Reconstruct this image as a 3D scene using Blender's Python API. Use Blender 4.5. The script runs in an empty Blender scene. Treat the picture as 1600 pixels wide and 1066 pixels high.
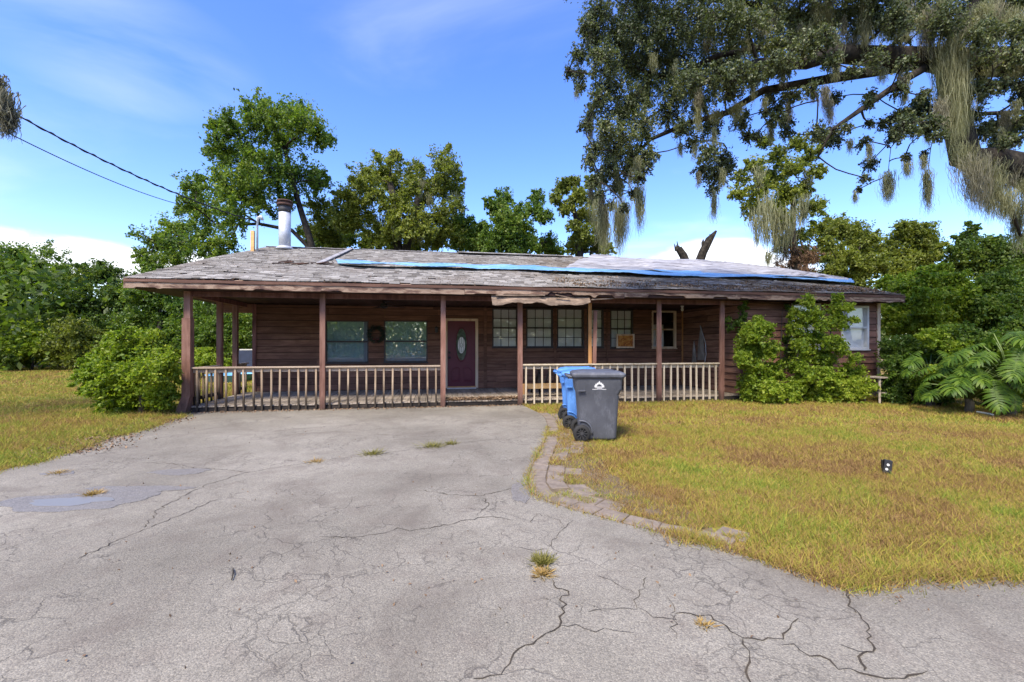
import bpy, math, random
import numpy as np
from mathutils import Vector

random.seed(7)
RNG = np.random.default_rng(7)
R = math.radians
S = bpy.context.scene
COL = S.collection

# ------------------------------------------------------------------ camera
FPX, CX, HY, CAMZ = 690.0, 800.0, 538.0, 1.53
cam = bpy.data.cameras.new('camera')
cam.sensor_width = 36.0
cam.lens = FPX / 1600 * 36.0
cam.shift_y = (HY - 533.0) / 1600
cam.clip_start = 0.05
cam.clip_end = 3000
camo = bpy.data.objects.new('camera', cam)
camo.location = (0, 0, CAMZ)
camo.rotation_euler = (R(90), 0, 0)
COL.objects.link(camo)
S.camera = camo

# ------------------------------------------------------------------ world, sun, exposure
SUN_EL, SUN_AZ = R(52), R(205)          # azimuth from +Y clockwise: behind the camera, a little left
wd = bpy.data.worlds.new('World')
S.world = wd
wd.use_nodes = True
wt = wd.node_tree
wt.nodes.clear()


def nd(nt, typ, **kw):
    n = nt.nodes.new(typ)
    for k, v in kw.items():
        setattr(n, k, v)
    return n


def lk(nt, a, b):
    nt.links.new(a, b)


def math_n(nt, op, a, b=None, clamp=False):
    n = nd(nt, 'ShaderNodeMath', operation=op)
    n.use_clamp = clamp
    for i, x in enumerate((a, b)):
        if x is None:
            continue
        if isinstance(x, (int, float)):
            n.inputs[i].default_value = x
        else:
            lk(nt, x, n.inputs[i])
    return n.outputs[0]


def ramp(nt, fac, stops, interp='LINEAR'):
    n = nd(nt, 'ShaderNodeValToRGB')
    cr = n.color_ramp
    cr.interpolation = interp
    while len(cr.elements) < len(stops):
        cr.elements.new(0.5)
    for e, (p, c) in zip(cr.elements, stops):
        e.position = p
        e.color = (*c, 1) if len(c) == 3 else c
    if fac is not None:
        lk(nt, fac, n.inputs[0])
    return n.outputs[0]


def mixc(nt, fac, a, b, mode='MIX'):
    n = nd(nt, 'ShaderNodeMix', data_type='RGBA', blend_type=mode)
    for i, x in ((0, fac), (6, a), (7, b)):
        if isinstance(x, (int, float)):
            n.inputs[i].default_value = x
        elif isinstance(x, tuple):
            n.inputs[i].default_value = (*x, 1)
        else:
            lk(nt, x, n.inputs[i])
    return n.outputs[2]


def build_world():
    nt = wt
    out = nd(nt, 'ShaderNodeOutputWorld')
    bg = nd(nt, 'ShaderNodeBackground')
    sky = nd(nt, 'ShaderNodeTexSky', sky_type='NISHITA')
    sky.sun_disc = False
    sky.sun_elevation = SUN_EL
    sky.sun_rotation = SUN_AZ
    sky.air_density = 1.0
    sky.dust_density = 0.9
    sky.ozone_density = 2.2
    tc = nd(nt, 'ShaderNodeTexCoord')
    sep = nd(nt, 'ShaderNodeSeparateXYZ')
    lk(nt, tc.outputs['Generated'], sep.inputs[0])
    x, y, z = sep.outputs
    az = math_n(nt, 'ARCTAN2', x, y)
    el = math_n(nt, 'ARCSINE', z)
    # thin high cloud: stretched noise on the cloud plane
    zz = math_n(nt, 'ADD', math_n(nt, 'MAXIMUM', z, 0.0), 0.18)
    cmb = nd(nt, 'ShaderNodeCombineXYZ')
    lk(nt, math_n(nt, 'DIVIDE', x, zz), cmb.inputs[0])
    lk(nt, math_n(nt, 'DIVIDE', y, zz), cmb.inputs[1])
    mp = nd(nt, 'ShaderNodeMapping')
    mp.inputs['Scale'].default_value = (0.75, 1.5, 1)
    mp.inputs['Location'].default_value = (3.3, 1.2, 0)
    lk(nt, cmb.outputs[0], mp.inputs[0])
    n1 = nd(nt, 'ShaderNodeTexNoise')
    n1.inputs['Scale'].default_value = 0.9
    n1.inputs['Detail'].default_value = 7
    n1.inputs['Roughness'].default_value = 0.52
    n1.inputs['Distortion'].default_value = 0.5
    lk(nt, mp.outputs[0], n1.inputs['Vector'])
    thin = ramp(nt, n1.outputs['Fac'], [(0.52, (0, 0, 0)), (0.88, (0.5, 0.5, 0.5))], 'EASE')

    def blob(a0, e0, ra, re):
        da = math_n(nt, 'DIVIDE', math_n(nt, 'SUBTRACT', az, a0), ra)
        de = math_n(nt, 'DIVIDE', math_n(nt, 'SUBTRACT', el, e0), re)
        d2 = math_n(nt, 'ADD', math_n(nt, 'MULTIPLY', da, da), math_n(nt, 'MULTIPLY', de, de))
        return math_n(nt, 'SUBTRACT', 1.0, math_n(nt, 'SQRT', d2), clamp=True)

    # one larger veil of thin cloud up to the left
    veil = math_n(nt, 'MULTIPLY', blob(-0.72, 0.47, 0.22, 0.10), 1.5, clamp=True)
    vn = math_n(nt, 'MULTIPLY', veil, ramp(nt, n1.outputs['Fac'], [(0.36, (0.0, 0.0, 0.0)), (0.68, (1, 1, 1))]))
    thin2 = math_n(nt, 'ADD', thin, math_n(nt, 'MULTIPLY', vn, 0.5), clamp=True)
    # low cumulus round the horizon
    n2 = nd(nt, 'ShaderNodeTexNoise')
    n2.inputs['Scale'].default_value = 1.0
    n2.inputs['Detail'].default_value = 8
    n2.inputs['Roughness'].default_value = 0.55
    cm2 = nd(nt, 'ShaderNodeCombineXYZ')
    lk(nt, math_n(nt, 'MULTIPLY', az, 7.0), cm2.inputs[0])
    lk(nt, math_n(nt, 'MULTIPLY', el, 13.0), cm2.inputs[1])
    lk(nt, cm2.outputs[0], n2.inputs['Vector'])
    band = ramp(nt, el, [(0.0, (1.08, 1.08, 1.08)), (0.15, (0.9, 0.9, 0.9)), (0.24, (0, 0, 0))])
    b = math_n(nt, 'MULTIPLY', blob(0.42, 0.17, 0.26, 0.15), 0.8)
    b2 = math_n(nt, 'MULTIPLY', blob(-0.76, 0.14, 0.42, 0.10), 0.5)
    cu = math_n(nt, 'ADD', math_n(nt, 'MULTIPLY', n2.outputs['Fac'], band), math_n(nt, 'ADD', b, b2))
    cum = ramp(nt, cu, [(0.60, (0, 0, 0)), (0.80, (1, 1, 1))], 'EASE')
    tot = math_n(nt, 'MAXIMUM', thin2, cum)
    hs = nd(nt, 'ShaderNodeHueSaturation')
    hs.inputs['Saturation'].default_value = 1.28
    hs.inputs['Value'].default_value = 1.0
    hs.inputs['Hue'].default_value = 0.519
    lk(nt, sky.outputs[0], hs.inputs['Color'])
    mixed = mixc(nt, tot, hs.outputs[0], (3.9, 4.05, 4.35))
    lk(nt, mixed, bg.inputs['Color'])
    bg.inputs['Strength'].default_value = 0.15
    lk(nt, bg.outputs[0], out.inputs[0])


build_world()
sl = bpy.data.lights.new('sun', 'SUN')
sl.energy = 2.7
sl.angle = R(18)
sl.color = (1.0, 0.90, 0.75)
slo = bpy.data.objects.new('sun', sl)
sd = Vector((math.sin(SUN_AZ) * math.cos(SUN_EL), math.cos(SUN_AZ) * math.cos(SUN_EL), math.sin(SUN_EL)))
slo.rotation_euler = sd.to_track_quat('Z', 'Y').to_euler()
slo.location = sd * 60
COL.objects.link(slo)
S.view_settings.view_transform = 'Standard'
S.view_settings.look = 'None'
S.view_settings.exposure = 1.42
S.view_settings.gamma = 1.0
S.view_settings.use_curve_mapping = False
S.render.engine = 'CYCLES'


# ------------------------------------------------------------------ geometry helpers
def W(px, py, Y):                       # photograph pixel + distance -> point in the place
    return Vector(((px - CX) / FPX * Y, Y, CAMZ - (py - HY) / FPX * Y))


def G(px, py, z=0.0):                   # photograph pixel -> point on level ground
    return W(px, py, (CAMZ - z) * FPX / (py - HY))


TH = R(9.6)
HO = Vector((-7.21, 9.86, 0))
CU, SU = math.cos(TH), math.sin(TH)


def H(u, v, z=0.0):                     # house axes (along the front, into the house, up) -> world
    return Vector((HO.x + CU * u - SU * v, HO.y + SU * u + CU * v, z))


def HU(px, v):                          # along-front position of a column of the photograph on plane v
    t = (px - CX) / FPX
    ax, ay = HO.x - SU * v, HO.y + CU * v
    return (t * ay - ax) / (CU - t * SU)


def HZ(px, py, v):
    p = H(HU(px, v), v)
    return CAMZ - (py - HY) / FPX * p.y


def thing(name, label, cat, loc=(0, 0, 0), rotz=0.0, group=None):
    o = bpy.data.objects.new(name, None)
    o.location = loc
    o.rotation_euler = (0, 0, rotz)
    o.empty_display_size = 0.2
    COL.objects.link(o)
    return tag(o, label, cat, group)


def tag(o, label=None, cat=None, group=None, kind=None):
    if label:
        o['label'] = label
    if cat:
        o['category'] = cat
    if group:
        o['group'] = group
    if kind:
        o['kind'] = kind
    return o


def link(name, me, parent=None, loc=None, rot=None, kind=None):
    o = bpy.data.objects.new(name, me)
    if parent is not None:
        o.parent = parent
    if loc is not None:
        o.location = loc
    if rot is not None:
        o.rotation_euler = rot
    COL.objects.link(o)
    if kind:
        o['kind'] = kind
    return o


class MB:
    def __init__(self):
        self.v, self.f = [], []

    def add(self, vs, fs):
        b = len(self.v)
        self.v += [tuple(p) for p in vs]
        self.f += [tuple(i + b for i in f) for f in fs]
        return self

    def hexa(self, p):                  # p: 4 bottom ccw, 4 top ccw
        return self.add(p, [(3, 2, 1, 0), (4, 5, 6, 7), (0, 1, 5, 4), (1, 2, 6, 5), (2, 3, 7, 6), (3, 0, 4, 7)])

    def box(self, x0, x1, y0, y1, z0, z1):
        return self.hexa([(x0, y0, z0), (x1, y0, z0), (x1, y1, z0), (x0, y1, z0),
                          (x0, y0, z1), (x1, y0, z1), (x1, y1, z1), (x0, y1, z1)])

    def beam(self, a, b, w, h, up=(0, 0, 1)):
        a, b = Vector(a), Vector(b)
        d = (b - a).normalized()
        s = d.cross(Vector(up))
        if s.length < 1e-4:
            s = d.cross(Vector((0, 1, 0)))
        s.normalize()
        u = s.cross(d)
        s, u = s * w / 2, u * h / 2
        return self.hexa([a - s - u, a + s - u, b + s - u, b - s - u, a - s + u, a + s + u, b + s + u, b - s + u])

    def tube(self, pts, rad, n=8, cap=True):
        pts = [Vector(p) for p in pts]
        if not isinstance(rad, (list, tuple)):
            rad = [rad] * len(pts)
        rings = []
        ref = Vector((0.31, 0.77, 0.55))
        vs = []
        for i, p in enumerate(pts):
            d = (pts[min(i + 1, len(pts) - 1)] - pts[max(i - 1, 0)])
            if d.length < 1e-6:
                d = Vector((0, 0, 1))
            d.normalize()
            s = d.cross(ref)
            if s.length < 0.05:
                s = d.cross(Vector((1, 0, 0)))
            s.normalize()
            u = d.cross(s)
            for k in range(n):
                a = 2 * math.pi * k / n
                vs.append(p + (s * math.cos(a) + u * math.sin(a)) * rad[i])
        fs = []
        for i in range(len(pts) - 1):
            for k in range(n):
                k2 = (k + 1) % n
                fs.append((i * n + k, i * n + k2, (i + 1) * n + k2, (i + 1) * n + k))
        if cap:
            fs.append(tuple(range(n - 1, -1, -1)))
            m = (len(pts) - 1) * n
            fs.append(tuple(range(m, m + n)))
        return self.add(vs, fs)

    def loft(self, rings, cap=True):
        n = len(rings[0])
        vs = [p for r in rings for p in r]
        fs = []
        for i in range(len(rings) - 1):
            for k in range(n):
                k2 = (k + 1) % n
                fs.append((i * n + k, i * n + k2, (i + 1) * n + k2, (i + 1) * n + k))
        if cap:
            fs.append(tuple(range(n - 1, -1, -1)))
            m = (len(rings) - 1) * n
            fs.append(tuple(range(m, m + n)))
        return self.add(vs, fs)

    def prism(self, poly, y0, y1, axis='y'):     # outline in (x,z) pushed along y, or (x,y) along z
        n = len(poly)
        if axis == 'y':
            a = [(p[0], y0, p[1]) for p in poly]
            b = [(p[0], y1, p[1]) for p in poly]
        else:
            a = [(p[0], p[1], y0) for p in poly]
            b = [(p[0], p[1], y1) for p in poly]
        fs = [tuple(range(n)), tuple(range(2 * n - 1, n - 1, -1))]
        for k in range(n):
            k2 = (k + 1) % n
            fs.append((k2, k, k + n, k2 + n))
        return self.add(a + b, fs)

    def mesh(self, name, mat, smooth=False):
        me = bpy.data.meshes.new(name)
        me.from_pydata(self.v, [], self.f)
        if mat is not None:
            me.materials.append(mat)
        if smooth:
            me.polygons.foreach_set('use_smooth', [True] * len(me.polygons))
        me.update()
        return me

    def build(self, name, mat, parent=None, smooth=False, kind=None, loc=None, rot=None):
        return link(name, self.mesh(name, mat, smooth), parent, loc, rot, kind)


def np_mesh(name, V, F, mat):
    """V (n,3), F (m,k) all faces with k corners"""
    me = bpy.data.meshes.new(name)
    m, k = F.shape
    me.vertices.add(len(V))
    me.vertices.foreach_set('co', np.ascontiguousarray(V, dtype=np.float32).ravel())
    me.loops.add(m * k)
    me.loops.foreach_set('vertex_index', np.ascontiguousarray(F, dtype=np.int32).ravel())
    me.polygons.add(m)
    me.polygons.foreach_set('loop_start', np.arange(0, m * k, k, dtype=np.int32))
    me.update(calc_edges=True)
    me.materials.append(mat)
    return me


# ------------------------------------------------------------------ materials
def base_mat(name, rough=0.7, spec=0.3):
    m = bpy.data.materials.new(name)
    m.use_nodes = True
    nt = m.node_tree
    b = nt.nodes['Principled BSDF']
    b.inputs['Roughness'].default_value = rough
    b.inputs['Specular IOR Level'].default_value = spec
    return m, nt, b


def objvec(nt, scale=(1, 1, 1), rnd=True, kind='Object'):
    tc = nd(nt, 'ShaderNodeTexCoord')
    v = tc.outputs[kind]
    if rnd:
        oi = nd(nt, 'ShaderNodeObjectInfo')
        mul = math_n(nt, 'MULTIPLY', oi.outputs['Random'], 37.0)
        va = nd(nt, 'ShaderNodeVectorMath', operation='ADD')
        lk(nt, v, va.inputs[0])
        lk(nt, mul, va.inputs[1])
        v = va.outputs[0]
    mp = nd(nt, 'ShaderNodeMapping')
    mp.inputs['Scale'].default_value = scale
    lk(nt, v, mp.inputs[0])
    return mp.outputs[0]


def noise(nt, vec, scale, detail=5, rough=0.6, dist=0.0):
    n = nd(nt, 'ShaderNodeTexNoise')
    n.inputs['Scale'].default_value = scale
    n.inputs['Detail'].default_value = detail
    n.inputs['Roughness'].default_value = rough
    n.inputs['Distortion'].default_value = dist
    lk(nt, vec, n.inputs['Vector'])
    return n.outputs['Fac']


def bump(nt, b, h, strength=0.3, dist=0.01):
    n = nd(nt, 'ShaderNodeBump')
    n.inputs['Strength'].default_value = strength
    n.inputs['Distance'].default_value = dist
    lk(nt, h, n.inputs['Height'])
    lk(nt, n.outputs[0], b.inputs['Normal'])


def wood(name, stops, stretch=(1, 8, 8), scale=2.0, rough=0.75, bstr=0.3, rand=0.35, stain=None, mildew=None, spec=0.25):
    m, nt, b = base_mat(name, rough, spec)
    v = objvec(nt, stretch)
    f = noise(nt, v, scale, 8, 0.65, 0.4)
    c = ramp(nt, f, stops)
    v2 = objvec(nt, (1, 1, 1))
    g = noise(nt, v2, 1.3, 5, 0.6)
    if stain:
        fac = ramp(nt, g, [(0.48, (0, 0, 0)), (0.66, (1, 1, 1))])
        c = mixc(nt, math_n(nt, 'MULTIPLY', fac, 0.7), c, stain)
    if mildew:                          # black mould creeping up from the wet lower ends, broken by noise
        z0, z1 = mildew
        tc = nd(nt, 'ShaderNodeTexCoord')
        sp = nd(nt, 'ShaderNodeSeparateXYZ')
        lk(nt, tc.outputs['Object'], sp.inputs[0])
        mm = nd(nt, 'ShaderNodeMapRange')
        mm.inputs['From Min'].default_value = z1
        mm.inputs['From Max'].default_value = z0
        nn = noise(nt, objvec(nt, (3, 3, 1)), 2.5, 4)
        zz = math_n(nt, 'ADD', sp.outputs[2], math_n(nt, 'MULTIPLY', math_n(nt, 'SUBTRACT', nn, 0.5), 0.75))
        lk(nt, zz, mm.inputs['Value'])
        c = mixc(nt, math_n(nt, 'MULTIPLY', mm.outputs[0], 0.9), c, (0.012, 0.010, 0.009))
    if rand:
        oi = nd(nt, 'ShaderNodeObjectInfo')
        k = nd(nt, 'ShaderNodeMapRange')
        k.inputs['To Min'].default_value = 1 - rand
        k.inputs['To Max'].default_value = 1 + rand
        lk(nt, oi.outputs['Random'], k.inputs['Value'])
        hs = nd(nt, 'ShaderNodeHueSaturation')
        lk(nt, c, hs.inputs['Color'])
        lk(nt, k.outputs[0], hs.inputs['Value'])
        c = hs.outputs[0]
    lk(nt, c, b.inputs['Base Color'])
    fine = noise(nt, objvec(nt, tuple(s * 3 for s in stretch)), scale * 3, 4)
    bump(nt, b, math_n(nt, 'ADD', f, math_n(nt, 'MULTIPLY', fine, 0.5)), bstr, 0.008)
    return m


def plain(name, col, col2=None, scale=6, rough=0.5, bstr=0.1, metal=0.0, spec=0.4, rnd=True):
    m, nt, b = base_mat(name, rough, spec)
    col2 = col2 or tuple(c * 0.7 for c in col)
    f = noise(nt, objvec(nt, (1, 1, 1), rnd), scale, 6, 0.65)
    c = ramp(nt, f, [(0.3, col2), (0.7, col)])
    lk(nt, c, b.inputs['Base Color'])
    b.inputs['Metallic'].default_value = metal
    if bstr:
        bump(nt, b, f, bstr, 0.01)
    return m


def leafmat(name, stops, trans=0.45, patch=None, rough=0.5, world_scale=0.35, spec=0.35):
    m = bpy.data.materials.new(name)
    m.use_nodes = True
    nt = m.node_tree
    b = nt.nodes['Principled BSDF']
    out = nt.nodes['Material Output']
    b.inputs['Roughness'].default_value = rough
    b.inputs['Specular IOR Level'].default_value = spec
    geo = nd(nt, 'ShaderNodeNewGeometry')
    tc = nd(nt, 'ShaderNodeTexCoord')
    f = noise(nt, tc.outputs['Object'], world_scale, 4, 0.6)
    mx = math_n(nt, 'ADD', math_n(nt, 'MULTIPLY', geo.outputs['Random Per Island'], 0.5),
                math_n(nt, 'MULTIPLY', math_n(nt, 'SUBTRACT', f, 0.25), 1.0))
    c = ramp(nt, mx, [(p, tuple(min(.5, x * 1.25) for x in q)) for p, q in stops])
    lk(nt, c, b.inputs['Base Color'])
    tr = nd(nt, 'ShaderNodeBsdfTranslucent')
    c2 = mixc(nt, 1.0, c, (1.45, 1.5, 0.6), 'MULTIPLY')
    lk(nt, c2, tr.inputs['Color'])
    mix = nd(nt, 'ShaderNodeMixShader')
    mix.inputs[0].default_value = trans
    lk(nt, b.outputs[0], mix.inputs[1])
    lk(nt, tr.outputs[0], mix.inputs[2])
    lk(nt, mix.outputs[0], out.inputs[0])
    return m


M = {}
RB = [(0.25, (0.09, 0.043, 0.027)), (0.5, (0.19, 0.092, 0.056)), (0.7, (0.27, 0.142, 0.09)), (0.9, (0.35, 0.23, 0.165))]
M['siding'] = wood('siding_stain', RB, (1, 9, 9), 1.6, 0.72, 0.35, 0.28, stain=(0.125, 0.06, 0.038))
M['siding_worn'] = wood('siding_worn', [(0.25, (0.095, 0.042, 0.027)), (0.5, (0.22, 0.105, 0.066)), (0.72, (0.31, 0.17, 0.115)), (0.9, (0.38, 0.265, 0.20))],
                        (1, 9, 9), 1.6, 0.75, 0.35, 0.28, stain=(0.12, 0.055, 0.036))
M['siding_side'] = wood('siding_return', [(0.25, (0.085, 0.042, 0.03)), (0.5, (0.20, 0.105, 0.072)), (0.72, (0.28, 0.165, 0.115)), (0.9, (0.34, 0.24, 0.18))],
                        (9, 1, 9), 1.6, 0.75, 0.35, 0.28)
M['backing'] = plain('wall_backing', (0.03, 0.02, 0.017), None, 4, 0.95, 0.0)  # dark colour puts lap shadow lines into the gaps between siding boards
M['trimwood'] = wood('trim_brown', [(0.3, (0.07, 0.03, 0.025)), (0.55, (0.17, 0.075, 0.06)), (0.8, (0.25, 0.14, 0.12))], (6, 6, 1), 1.5, 0.7, 0.3, 0.2)
M['post'] = wood('post_paint', [(0.25, (0.09, 0.042, 0.03)), (0.5, (0.195, 0.10, 0.072)), (0.75, (0.28, 0.165, 0.125))], (7, 7, 1), 1.6, 0.7, 0.35, 0.15, mildew=(-0.05, 0.38))
M['fascia'] = wood('fascia_rotten', [(0.30, (0.03, 0.02, 0.018)), (0.40, (0.10, 0.06, 0.05)), (0.48, (0.17, 0.108, 0.078)), (0.56, (0.32, 0.235, 0.175)), (0.66, (0.21, 0.135, 0.10)), (0.8, (0.11, 0.06, 0.046))],
                   (1, 4, 4), 2.3, 0.85, 0.7, 0.2)
M['driptrim'] = wood('drip_trim', [(0.3, (0.065, 0.033, 0.025)), (0.6, (0.145, 0.077, 0.055)), (0.8, (0.26, 0.18, 0.14))], (1, 6, 6), 1.2, 0.75, 0.3, 0.2)
M['ply'] = wood('rotten_ply', [(0.3, (0.07, 0.05, 0.038)), (0.5, (0.19, 0.14, 0.105)), (0.62, (0.29, 0.22, 0.165)), (0.8, (0.20, 0.13, 0.10))], (1, 3, 3), 3.0, 0.9, 0.5, 0.1)
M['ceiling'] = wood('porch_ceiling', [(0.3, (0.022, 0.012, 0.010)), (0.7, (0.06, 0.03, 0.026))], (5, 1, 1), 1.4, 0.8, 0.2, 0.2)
M['rail'] = wood('rail_paint', [(0.3, (0.28, 0.20, 0.145)), (0.55, (0.44, 0.345, 0.255)), (0.8, (0.54, 0.45, 0.35))], (1, 8, 8), 1.5, 0.75, 0.25, 0.14)
M['baluster'] = wood('baluster_worn', [(0.3, (0.22, 0.15, 0.095)), (0.55, (0.38, 0.285, 0.19)), (0.8, (0.50, 0.40, 0.29))], (8, 8, 1), 1.5, 0.75, 0.25, 0.14, mildew=(0.25, 0.62))
M['baluster_r'] = wood('baluster_paint', [(0.3, (0.34, 0.27, 0.18)), (0.55, (0.50, 0.42, 0.30)), (0.8, (0.60, 0.52, 0.39))], (8, 8, 1), 1.5, 0.7, 0.2, 0.08)
M['deck'] = wood('deck_grey', [(0.25, (0.14, 0.115, 0.092)), (0.5, (0.31, 0.26, 0.205)), (0.8, (0.44, 0.37, 0.295))], (9, 1, 9), 1.6, 0.85, 0.4, 0.22)
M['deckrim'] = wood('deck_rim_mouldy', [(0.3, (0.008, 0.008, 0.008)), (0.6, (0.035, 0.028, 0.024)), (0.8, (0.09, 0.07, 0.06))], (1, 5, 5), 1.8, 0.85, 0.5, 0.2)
M['newwood'] = wood('new_lumber', [(0.3, (0.36, 0.17, 0.06)), (0.6, (0.52, 0.28, 0.11)), (0.8, (0.60, 0.36, 0.16))], (5, 5, 1), 1.5, 0.65, 0.15, 0.1)
M['pine'] = wood('pine_board', [(0.3, (0.46, 0.27, 0.10)), (0.6, (0.62, 0.40, 0.17)), (0.8, (0.70, 0.48, 0.23))], (1, 6, 6), 1.5, 0.65, 0.15, 0.1)
M['creamtrim'] = wood('door_trim_cream', [(0.3, (0.50, 0.33, 0.20)), (0.55, (0.68, 0.54, 0.38)), (0.8, (0.74, 0.64, 0.50))], (6, 6, 1), 1.2, 0.65, 0.15, 0.06)
M['door'] = plain('door_burgundy', (0.13, 0.022, 0.036), (0.095, 0.016, 0.027), 3, 0.38, 0.05)
M['white'] = plain('white_vinyl', (0.72, 0.72, 0.69), (0.55, 0.54, 0.5), 4, 0.45, 0.05)
M['greyvinyl'] = plain('grey_frame', (0.06, 0.045, 0.04), (0.035, 0.027, 0.024), 4, 0.5, 0.1)
M['blind'] = plain('blind_white', (0.80, 0.81, 0.80), (0.7, 0.71, 0.7), 3, 0.6, 0.0)
M['reflection_sheet'] = plain('reflection_blue', (0.46, 0.60, 0.68), (0.32, 0.45, 0.53), 1.0, 0.9, 0.2)  # pale blue reflection of the picture windows put into the colour
M['dark'] = plain('room_dark', (0.03, 0.028, 0.026), None, 3, 0.9, 0.0)
M['black'] = plain('black_metal', (0.018, 0.018, 0.019), (0.01, 0.01, 0.01), 8, 0.45, 0.05)
M['galv'] = plain('galvanised', (0.55, 0.57, 0.60), (0.36, 0.38, 0.41), 5, 0.5, 0.1, 0.25)
M['rust'] = plain('rusty_cap', (0.10, 0.045, 0.03), (0.03, 0.018, 0.015), 9, 0.8, 0.3)
M['soot'] = plain('sooty_pipe', (0.07, 0.068, 0.07), (0.03, 0.029, 0.03), 7, 0.7, 0.1, 0.0)
M['bulb'] = plain('frosted_bulb', (0.75, 0.74, 0.68), None, 3, 0.3, 0.0)
M['brass'] = plain('aged_brass', (0.2, 0.13, 0.05), None, 6, 0.4, 0.0, 0.8)


def glass(name, refl, tint=(0.86, 0.9, 0.9), rough=0.015):
    m = bpy.data.materials.new(name)
    m.use_nodes = True
    nt = m.node_tree
    nt.nodes.remove(nt.nodes['Principled BSDF'])
    out = nt.nodes['Material Output']
    t = nd(nt, 'ShaderNodeBsdfTransparent')
    t.inputs[0].default_value = (*tint, 1)
    g = nd(nt, 'ShaderNodeBsdfGlossy')
    g.inputs['Roughness'].default_value = rough
    g.inputs['Color'].default_value = (0.95, 0.97, 1, 1)
    v = objvec(nt, (1, 1, 1))
    bn = nd(nt, 'ShaderNodeBump')
    bn.inputs['Strength'].default_value = 0.05
    bn.inputs['Distance'].default_value = 0.02
    lk(nt, noise(nt, v, 1.5, 2), bn.inputs['Height'])
    lk(nt, bn.outputs[0], g.inputs['Normal'])
    fr = nd(nt, 'ShaderNodeFresnel')
    fr.inputs[0].default_value = 1.5
    gg = nd(nt, 'ShaderNodeNewGeometry')
    fac = math_n(nt, 'MULTIPLY', math_n(nt, 'ADD', fr.outputs[0], refl, clamp=True), math_n(nt, 'SUBTRACT', 1.0, gg.outputs['Backfacing']))
    mx = nd(nt, 'ShaderNodeMixShader')
    lk(nt, fac, mx.inputs[0])
    lk(nt, t.outputs[0], mx.inputs[1])
    lk(nt, g.outputs[0], mx.inputs[2])
    lk(nt, mx.outputs[0], out.inputs[0])
    return m


M['pane'] = glass('window_glass', 0.06, (0.98, 0.985, 0.98))
M['pane_film'] = glass('window_glass_filmed', 0.36, (0.95, 0.98, 0.99), 0.02)


def shingle_mat():
    m, nt, b = base_mat('asphalt_shingle', 0.9, 0.15)
    geo = nd(nt, 'ShaderNodeNewGeometry')
    v = objvec(nt, (1, 1, 1), False)
    f = noise(nt, v, 0.55, 5, 0.6)
    c = ramp(nt, geo.outputs['Random Per Island'], [(0, (0.12, 0.112, 0.105)), (0.35, (0.215, 0.203, 0.192)), (0.8, (0.30, 0.287, 0.273)), (1, (0.40, 0.385, 0.37))])
    c = mixc(nt, ramp(nt, f, [(0.48, (0, 0, 0)), (0.7, (0.6, 0.6, 0.6))]), c, (0.17, 0.14, 0.12))
    # rust coloured leaf litter and algae towards the tree, patchy
    sp = nd(nt, 'ShaderNodeSeparateXYZ')
    tc = nd(nt, 'ShaderNodeTexCoord')
    lk(nt, tc.outputs['Object'], sp.inputs[0])
    mr = nd(nt, 'ShaderNodeMapRange')
    mr.inputs['From Min'].default_value = 8.5
    mr.inputs['From Max'].default_value = 13.5
    lk(nt, sp.outputs[0], mr.inputs['Value'])
    lit = ramp(nt, noise(nt, v, 2.2, 6, 0.7), [(0.42, (0, 0, 0)), (0.58, (1, 1, 1))])
    c = mixc(nt, math_n(nt, 'MULTIPLY', math_n(nt, 'MULTIPLY', mr.outputs[0], lit), 0.8), c, (0.13, 0.085, 0.05))
    fine = noise(nt, v, 60, 3, 0.7)
    c = mixc(nt, 0.35, c, ramp(nt, fine, [(0.3, (0.1, 0.1, 0.1)), (0.7, (0.6, 0.6, 0.6))]), 'OVERLAY')
    lk(nt, c, b.inputs['Base Color'])
    bump(nt, b, fine, 0.4, 0.004)
    return m


M['shingle'] = shingle_mat()


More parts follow.
